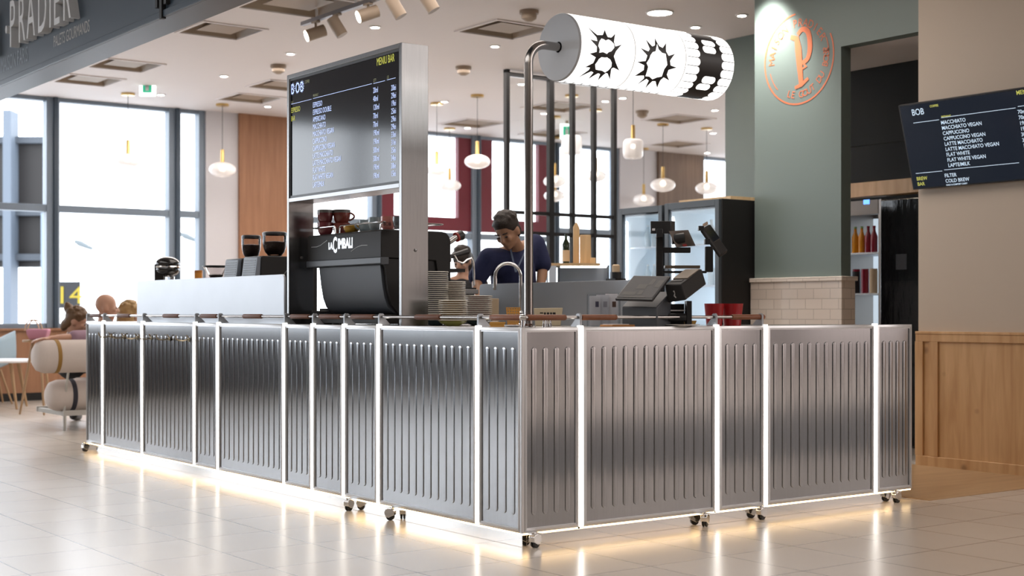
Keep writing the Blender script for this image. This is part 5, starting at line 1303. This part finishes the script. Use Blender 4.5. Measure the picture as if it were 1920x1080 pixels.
for t in [i / 10 for i in range(11)]:
    z = .42 + (0 if t < .45 else (t - .45) * .70); y = -.22 + min(t, .5) * .8 + max(0, t - .5) * .15; w = .23 + .03 * math.sin(PI * t)
    rows.append([V((c.x + w * math.sin(a), c.y - (y - .10 * abs(math.sin(a))) , z + .09 * abs(math.sin(a)))) for a in [-PI / 2 + PI * k / 12 for k in range(13)]])
m.loft(rows, cap=False, closed=False); sh = m.build('shell', BLUP, ch, smooth=60); so = sh.modifiers.new('thick', 'SOLIDIFY'); so.thickness = .014
for a in (.8, 2.3, 3.9, 5.5): q = V((math.cos(a), math.sin(a), 0)); MB().tube([V((c.x, c.y, .42)) + q * .10, V((c.x, c.y, 0)) + q * .26], [.016, .011], 8).build('leg', TANL, ch)
c = atD(72, 637, 15.6); zt = c.z; st = thing('side_table', (c.x, c.y, 0), 'small round wooden table under the pink handbag', 'table')
MB().lathe([(.001, zt - .025), (.17, zt - .025), (.17, zt - .001), (.001, zt - .001)], (c.x, c.y, 0), n=32, cap=False).build('table_top', TANL, st)
for a in (.5, 2.6, 4.7): q = V((math.cos(a), math.sin(a), 0)); MB().tube([V((c.x, c.y, zt - .025)) + q * .06, V((c.x, c.y, 0)) + q * .20], [.018, .012], 8).build('leg', TANL, st)
hb = thing('handbag', (c.x, c.y, zt), 'pink handbag with two tan loop handles beside the sofa', 'handbag')
PNK = mat('pink_fabric', (.50, .22, .30), .7)
m = MB(); m.loft([[V((c.x, c.y, zt + z)) + RT * a * w + FW * b_ * dpt for a, b_ in ((-1, -1), (1, -1), (1, 1), (-1, 1))] for z, w, dpt in ((0, .085, .055), (.06, .11, .065), (.115, .125, .05), (.12, .10, .03))]); m.build('bag_body', PNK, hb, bev=.012)
for s in (-1, 1): MB().tube([V((c.x, c.y, zt + .10)) + FW * .04 * s + RT * (.055 + .03 * s) * -1 + RT * .08 * math.cos(a) + UP * .12 * math.sin(a) for a in [PI * k / 10 for k in range(11)]], .008, 8).build('loop_handle', mat('tan_handle', (.52, .36, .24), .6), hb)

# ================================================================== BACK OF THE SHOP
# black steel partition
YP = onZ(950, 130, HC).y
px_m = (950, 991, 1032, 1073, 1113, 1151)
X_ = [onY(p, 300, YP).x for p in px_m]
pt = thing('glazed_partition', (X_[2], YP, 0), 'tall black steel framed glass partition behind the barista', 'partition')
for i, x in enumerate(X_):
    if i == 1: continue
    w = .036 if i == 2 else .024
    MB().box((x - w, YP - .03, 0), (x + w, YP + .03, HC - .002)).build('mullion', BLACKM, pt)
zz = [HC - .05, onY(1080, 404, YP).z, onY(1080, 441, YP).z, .95, .05]
for z in zz: MB().box((X_[0], YP - .025, z - .02), (X_[-1], YP + .025, z + .02)).build('cross_bar', BLACKM, pt)
MB().box((X_[0], YP - .004, .08), (X_[-1], YP + .004, HC - .08)).build('pane', CLEAR_P := glass_mat('thin_glass', (.98, .99, .99), .03), pt)

# drinks fridges
XFR = 4.25
def yx(px, X): return onX(px, 500, X).y
COOL = mat('fridge_wall_glow', (.75, .85, .92), .5, emit=.75, ecol=(.78, .90, 1))  # emission in the back wall stands for the fridge's interior light
LINER = mat('white_liner', (.82, .86, .88), .4); LEDF = mat('fridge_led', (.9, .95, 1), .4, emit=6, ecol=(.86, .94, 1))
SHELF = mat('white_wire_shelf', (.7, .74, .78), .4)
def bottle(c, r, h, m, capm, label, cat='bottle', group=None, neck=True):
    t = thing('drinks_bottle', c, label, cat, group)
    pr = [(.001, 0), (r, .003), (r, h * .60), (r * .45, h * .80), (r * .40, h * .93)] if neck else [(.001, 0), (r, .002), (r, h * .9)]
    MB().lathe(pr + [(.001, pr[-1][1])], c, n=16, cap=False).build('body', m, t)
    MB().cyl(c + UP * pr[-1][1], c + UP * h, r * .46 if neck else r * .96, 14).build('cap', capm, t)
    return t
def fridge(y0, y1, X, D_, H, label, rows, body=BLACKM):
    f = thing('drinks_fridge', (X + D_ / 2, (y0 + y1) / 2, 0), label, 'fridge')
    w = .045
    m = MB(); m.box((X, y0, 0), (X + D_, y0 + w, H)).box((X, y1 - w, 0), (X + D_, y1, H)).box((X, y0 + w, H - .07), (X + D_, y1 - w, H)).box((X, y0 + w, 0), (X + D_, y1 - w, .16)).box((X + D_ - .05, y0 + w, .16), (X + D_, y1 - w, H - .07)); m.build('cabinet', body, f, bev=.004)
    MB().box((X + D_ - .06, y0 + w, .16), (X + D_ - .05, y1 - w, H - .07)).build('glowing_back_wall', COOL, f)
    m = MB(); m.box((X + .004, y0 + w, .16), (X + D_ - .06, y0 + w + .008, H - .07)).box((X + .004, y1 - w - .008, .16), (X + D_ - .06, y1 - w, H - .07)).box((X + .004, y0 + w + .008, H - .078), (X + D_ - .06, y1 - w - .008, H - .07)).box((X + .004, y0 + w + .008, .16), (X + D_ - .06, y1 - w - .008, .168)); m.build('white_liner', LINER, f)
    for yy in (y0 + w + .012, y1 - w - .02): MB().box((X + .012, yy, .25), (X + .02, yy + .008, H - .12)).build('led_tube', LEDF, f)
    for i, z in enumerate(rows): MB().box((X + .06, y0 + w, z - .012), (X + D_ - .06, y1 - w, z)).build('shelf', SHELF, f)
    m = MB(); q = .05
    m.box((X - .035, y0 + .004, .10), (X - .002, y0 + q, H - .004)).box((X - .035, y1 - q, .10), (X - .002, y1 - .004, H - .004)).box((X - .035, y0 + q, H - .06), (X - .002, y1 - q, H - .004)).box((X - .035, y0 + q, .10), (X - .002, y1 - q, .17))
    dr = m.build('door', mat('dark_grey_door', (.045, .055, .065), .4), f, bev=.003)
    MB().box((X - .022, y0 + q, .17), (X - .016, y1 - q, H - .06)).build('pane', CLEAR, dr)
    return f
yA0, yA1 = yx(1247, XFR), yx(1165, XFR); yB0, yB1 = yx(1354, XFR), yx(1251, XFR)
HF = onX(1354, 372, XFR).z
fridge(yA0, yA1, XFR, .66, HF - .01, 'left of two black drinks fridges with glass doors', (.55, .95, 1.35, 1.70))
fridge(yB0, yB1, XFR, .66, HF, 'right drinks fridge with black side next to the sage green pillar', (.55, .95, 1.35, 1.70))
MB().box((XFR + .12, yB0 + .02, HF), (XFR + .60, yB1 - .02, HF + .028)).build('x', PALEW).name = 'wooden_tray'
tag(bpy.data.objects['wooden_tray'], 'flat pale wooden board lying on top of the right fridge', 'board')
MILKB = mat('milk_white', (.80, .80, .78), .3); YELB = mat('yellow_carton', (.62, .42, .06), .4); PALB = mat('pale_bottle', (.62, .70, .74), .2)
for k in range(4): bottle(V((XFR + .20, yB0 + .10 + .075 * k, 1.70)), .032, .21, YELB if k < 2 else MILKB, MILKB, 'yellow drinks bottle on the upper shelf of the right fridge' if k < 2 else 'white bottle on the upper shelf of the right fridge', group='yellow bottles in the right fridge' if k < 2 else 'white bottles in the right fridge')
for k in range(4): bottle(V((XFR + .20, yB0 + .10 + .075 * k, 1.35)), .032, .22, (YELB, mat('blue_label', (.10, .12, .40), .4), PALB, PALB)[k], MILKB, ('yellow bottle on the second shelf of the right fridge', 'blue bottle on the second shelf of the right fridge', 'pale bottle on the second shelf of the right fridge', 'pale bottle on the second shelf of the right fridge')[k], group='pale bottles in the right fridge' if k > 1 else None)
for k in range(5): bottle(V((XFR + .20, yA0 + .10 + .085 * k, 1.70)), .030, .20, PALB, MILKB, 'pale bottle on the upper shelf of the left fridge', group='upper pale bottles in the left fridge')
for k in range(5): bottle(V((XFR + .20, yA0 + .10 + .085 * k, 1.35)), .030, .20, PALB, MILKB, 'pale bottle on the second shelf of the left fridge', group='lower pale bottles in the left fridge')

# pastry display behind the barista
d = 11.2
c0 = atD(1046, 520, d); XD = c0.x; dcs = thing('pastry_display', (XD + .3, c0.y - .2, 0), 'glass pastry display case behind the barista', 'display case')
zc0, zc1 = 1.1212 + (586 - 545) / F_PX * d, 1.1212 + (586 - 497) / F_PX * d
o = V((*c0.xy, 0)); WD = 96 / F_PX * d
MB().obox(o, RT * WD, FW * .5, UP * (zc0 - .05)).build('base_cabinet', WHITEP, dcs)
m = MB()
for a in (0, WD - .012): m.obox(o + RT * a + UP * (zc0 - .05), RT * .012, FW * .5, UP * (zc1 - zc0 + .05))
m.obox(o + UP * (zc0 - .05), RT * WD, FW * .008, UP * (zc1 - zc0 + .05)); m.build('glass_case', CLEAR, dcs)
m = MB(); m.obox(o + FW * .47 + UP * (zc0 - .05), RT * WD, FW * .03, UP * (zc1 - zc0 + .05)); m.build('case_back', mat('smoky_back', (.42, .46, .52), .4), dcs)
MB().obox(o + RT * .02 + FW * .02 + UP * (zc1 - .02), RT * (WD - .04), FW * .012, UP * .012).build('case_fill_tube', LEDF, dcs)  # added tube that brightens the inside of the case
MB().obox(o - RT * .07 + UP * (zc1 - .004), RT * (WD + .0), FW * .52, UP * .02).build('wooden_top', PALEW, dcs)
MB().obox(o - RT * .068, RT * .055, FW * .5, UP * (zc1 - .006)).build('pale_side_panel', mat('pale_blue_panel', (.62, .70, .80), .4), dcs)
PAST = mat('baked_pastry', (.34, .15, .05), .6, bump=.5, bscale=60, var=.3, vscale=20); PAST2 = mat('cream_pastry', (.60, .45, .28), .6, bump=.4, bscale=60)
for k, (x, m_, z) in enumerate(((.06, PAST2, 0), (.12, PAST2, 0), (.20, PAST, 0), (.27, PAST, 0), (.34, PAST2, 0), (.22, PAST, .065), (.29, PAST, .06))):
    q = o + RT * x + FW * .15 + UP * (zc0 - .05 + .028 + z); t_ = MB().ball(q, (.034, .030, .028 if not z else .034), 16, 10).build('pastry', m_)
    tag(t_, ['cream bun at the left end of the pastry case', 'second cream bun from the left in the pastry case', 'brown pastry near the middle of the pastry case', 'brown pastry right of the middle in the pastry case', 'pale pastry at the right of the pastry case', 'upper brown pastry lying on the middle one', 'upper brown pastry lying on the right one'][k], 'pastry')
zb = zc1 + .016
for k, (p0, p1, yt, fo_, lab) in enumerate(((1077, 1089, 414, .22, 'tallest pale wooden board with a pointed top'), (1089, 1111, 438, .17, 'wide pale wooden board beside the pointed one'), (1108, 1119, 482, .12, 'short pale wooden board at the right of the others'))):
    q = atD(p0, 497, d); q = V((*q.xy, zb)) + FW * fo_; w_ = (p1 - p0) / F_PX * d; hh = 1.1212 + (586 - yt) / F_PX * d - zb
    pts = [(0, 0), (w_, 0), (w_, hh * .88), (w_ * .62, hh), (w_ * .38, hh), (0, hh * .9)] if k == 0 else [(0, 0), (w_, 0), (w_ * .96, hh * .97), (w_ * .9, hh), (w_ * .06, hh), (.0, hh * .96)]
    ob_ = MB().prism([q + RT * a + UP * b_ for a, b_ in pts], FW * .022).build('wooden_board', PALEW, bev=.003); tag(ob_, lab, 'board')
q = V((*atD(1063, 497, d).xy, zb)) + FW * .2
bo_ = thing('dark_bottle', q, 'dark bottle with cream label beside the wooden boards', 'bottle'); MB().lathe([(.001, 0), (.030, 0), (.030, .12), (.030, .16), (.012, .20), (.011, .24), (.001, .24)], q, n=20, cap=False).build('body', mat('dark_bottle_glass', (.02, .03, .015), .1), bo_); MB().lathe([(.0305, .02), (.0305, .11)], q, n=20, cap=False).build('cream_label', PAPER, bo_)
q = V((*atD(1155, 520, 10.8).xy, 0)); sc2 = thing('side_cabinet', q, 'narrow black stand left of the drinks fridges', 'cabinet'); MB().box((q.x - .05, q.y - .05, 0), (q.x + .05, q.y + .05, 1.36)).build('body', BLACKM, sc2, bev=.004); MB().box((q.x - .055, q.y - .055, 1.36), (q.x + .055, q.y + .055, 1.38)).build('top', BLACKM, sc2)
cn = thing('canister', q + UP * 1.38, 'small beige topped canister on the narrow black stand', 'canister'); MB().lathe([(.001, 0), (.045, 0), (.045, .05), (.001, .05)], q + UP * 1.38, n=20, cap=False).build('body', BLACKP, cn); MB().lathe([(.001, .05), (.030, .05), (.030, .10), (.02, .108), (.001, .108)], q + UP * 1.38, n=20, cap=False).build('beige_top', PAPER, cn)

# store room beyond the passage
XC = 5.95
yC0, yC1 = yx(1652, XC), yx(1560, XC)
zl0, zl1 = onX(1640, 368, XC).z, onX(1640, 341, XC).z
struct(MB().box((XC - .05, YE - .6, zl0), (XC + .10, yC1, zl1)).build('trim_3', OAK, bev=.003))
struct(MB().box((XC + .02, YE - .6, zl1), (XC + .10, yC1 + .6, HC)).build('wall_store_room_upper', BLACKWALL))
zh = onX(1625, 402, XC).z
f = thing('drinks_cooler', (XC + .3, (yC0 + yC1) / 2, 0), 'tall steel drinks cooler with lit shelves in the dark passage', 'fridge')
m = MB(); m.box((XC, yC0, 0), (XC + .6, yC0 + .03, zl0 - .03)).box((XC, yC1 - .03, 0), (XC + .6, yC1, zl0 - .03)).box((XC + .55, yC0 + .03, 0), (XC + .6, yC1 - .03, zl0 - .03)).box((XC, yC0 + .03, 0), (XC + .55, yC1 - .03, .45)); m.build('cabinet', mat('cooler_steel', (.42, .38, .35), .4, .7), f)
MB().box((XC - .005, yC0 + .03, zh), (XC + .1, yC1 - .03, zl0 - .03)).build('header', mat('cooler_header', (.30, .26, .23), .45), f); MB().box((XC - .008, yx(1631, XC), zh + .09), (XC - .004, yx(1620, XC), zh + .13)).build('blue_readout', mat('blue_led', (.05, .1, .6), .4, emit=1.5, ecol=(.1, .3, 1)), f)
MB().box((XC + .54, yC0 + .03, .45), (XC + .55, yC1 - .03, zh)).build('glowing_back_wall', mat('cooler_wall_glow', (.6, .68, .75), .5, emit=.42, ecol=(.75, .88, 1)), f)  # wall itself glows to imitate the cooler's lit interior
shz = [onX(1625, y, XC + .1).z for y in (474, 550)]
for z in shz: MB().box((XC + .03, yC0 + .03, z - .015), (XC + .54, yC1 - .03, z)).build('shelf', SHELF, f)
JU = mat('orange_juice', (.72, .28, .01), .25, emit=0); RJ = mat('red_juice', (.26, .012, .03), .25); GCAP = mat('green_cap', (.25, .40, .12), .4)
for k, (px, m_, lab) in enumerate(((1604, JU, 'left orange juice bottle in the steel cooler'), (1616, JU, 'right orange juice bottle in the steel cooler'), (1628, RJ, 'left red bottle on the lit shelf of the steel cooler'), (1639, RJ, 'right red bottle on the lit shelf of the steel cooler'))):
    y = yx(px, XC + .12); bottle(V((XC + .12, y, shz[0])), .032, .24, m_, GCAP if m_ is JU else RJ, lab)
for k, px in enumerate((1606, 1622, 1638)):
    y = yx(px, XC + .12); bottle(V((XC + .12, y, shz[1])), .036, .22, (BLACKP, RJ, PAPER)[k], (RJ, RJ, PAPER)[k], ('dark jar on the lower shelf of the steel cooler', 'dark red bottle on the lower shelf of the steel cooler', 'cream jar on the lower shelf of the steel cooler')[k], neck=False)
XW = 5.55; yw0, yw1 = YE - .35, yx(1650, XW)
zwt = onX(1690, 372, XW).z
FILM = mat('black_wrap_film', (.014, .014, .016), .16, bump=1.0, bscale=7, stretch=(1, 1.6, .5), coat=.4)
wr = thing('wrapped_cabinet', (XW + .3, (yw0 + yw1) / 2, 0), 'tall cabinet wrapped in wrinkled black film in the passage', 'cabinet')
MB().box((XW, yw0, 0), (XW + .38, yw1, zwt)).build('film_wrapped_body', FILM, wr, bev=.01); MB().obox(V((XW - .002, yx(1700, XW), onX(1700, 505, XW).z)), V((0, yx(1680, XW) - yx(1700, XW), 0)), V((.001, 0, 0)), V((0, 0, onX(1700, 476, XW).z - onX(1700, 505, XW).z))).build('grey_slip', mat('grey_slip', (.08, .085, .10), .4), wr)

# menu screen on the right-hand wall, leaning forward
XB2, XT2 = XR - .06, XR - .23
bl, tl = onX(1712, 356, XB2), onX(1703, 195, XT2)
tvs = thing('wall_screen', bl, 'tilted dark menu screen fixed to the beige right hand wall', 'screen')
yv = V((0, -1, 0)); uv = (V((tl.x, 0, tl.z)) - V((bl.x, 0, bl.z))); Hs = uv.length; uv.normalize(); nv = yv.cross(uv).normalized(); nv = nv if nv.x < 0 else -nv
Wt = 1.22; o = V((bl.x, bl.y, bl.z))
MB().obox(o, yv * Wt, uv * Hs, -nv * .035).build('case', BLACKP, tvs, bev=.003); MB().obox(o + yv * .012 + uv * .012 + nv * .0005, yv * (Wt - .024), uv * (Hs - .024), nv * .001).build('display', mat('lit_dark_screen', (.010, .013, .019), .12, emit=.012, ecol=(.5, .65, 1)), tvs)
MB().box((XR - .07, bl.y - .7, bl.z + .12), (XR, bl.y - .5, bl.z + .3)).build('wall_mount', BLACKM, tvs)
def on_tv(px, py):
    r_ = ray(px, py); t_ = (o - CAM).dot(nv) / r_.dot(nv); q = CAM + r_ * t_ - o; return q.dot(yv), q.dot(uv)
T2 = mat('wall_screen_text', (.55, .68, .80), .5, emit=.36, ecol=(.62, .78, .95)); T2Y = mat('wall_screen_yellow', (.5, .5, .1), .5, emit=.30, ecol=(.62, .64, .14))
Z2 = lambda px, py: (1680 + px / 4.5, 140 + py / 4.5)
xn, yn0 = on_tv(*Z2(383, 420)); _, yn1 = on_tv(*Z2(408, 783)); st_ = (yn0 - yn1) / 8
rows = ['MACCHIATO', 'MACCHIATO VEGAN', 'CAPPUCCINO', 'CAPPUCCINO VEGAN', 'LATTE MACCHIATO', 'LATTE MACCHIATO VEGAN', 'FLAT WHITE', 'FLAT WHITE VEGAN', 'LAPTE/MILK']
hC = st_ * .66
it = [(s, xn, yn0 - st_ * i, hC, .94, 'LEFT') for i, s in enumerate(rows)]
xf, yf = on_tv(*Z2(414, 866)); it += [('FILTER', xf, yf, hC, .94, 'LEFT'), ('COLD BREW', xf, yf - st_ * 1.02, hC, .94, 'LEFT'), ('COLD & COMFORT CARRY', xf, yf - st_ * 1.6, hC * .42, .94, 'LEFT')]
xm2, ym2 = on_tv(*Z2(1030, 330)); it += [(s, xm2, ym2 - st_ * i, hC, .94, 'LEFT') for i, s in enumerate(['70ml', '70ml', '190ml', '190ml', '300ml', '300ml', '190ml', '190ml', '190ml', '', '350ml', '300ml'])]
it += [(s, xm2 + .26, ym2 - st_ * i, hC, .80, 'RIGHT') for i, s in enumerate(['25lei', '29lei', '29lei', '33lei', '31lei', '35lei', '34lei', '38lei', '15lei'])]
xl2, yl2 = on_tv(*Z2(138, 346)); it += [('BOB', xl2, yl2, hC * 1.75, .85, 'LEFT')]
tt = text_polys(it, o + nv * .003, yv, uv, nv, bold=.0006)
for (a, b_) in (((150, 412), (365, 380)), ((385, 372), (1010, 275)), ((1030, 272), (1100, 260)), ((170, 838), (392, 812)), ((410, 808), (1040, 742))):
    (u0, v0), (u1, v1) = on_tv(*Z2(*a)), on_tv(*Z2(*b_)); v0 = v1 = (v0 + v1) / 2
    tt.quad(*[o + nv * .003 + yv * u + uv * v for u, v in ((u0, v0), (u1, v0), (u1, v0 + .004), (u0, v0 + .004))])
tt.build('menu_lines', T2, tvs, smooth=0)
xy_, yy_ = on_tv(*Z2(178, 893)); xc, yc = on_tv(*Z2(288, 276)); xp, yp = on_tv(*Z2(385, 363)); xM, yM = on_tv(*Z2(1018, 170))
tt = text_polys([('BREW', xy_, yy_, hC, .94, 'LEFT'), ('BAR', xy_, yy_ - st_ * 1.02, hC, .94, 'LEFT'), ('COFFEE', xc, yc, hC * .6, .94, 'LEFT'), ('PREPARAT', xp, yp, hC * .5, .94, 'LEFT'), ('MENIU BAR', xM, yM, hC * 1.1, .94, 'LEFT')], o + nv * .003, yv, uv, nv, bold=.0006)
tt.build('menu_headings', T2Y, tvs, smooth=0)
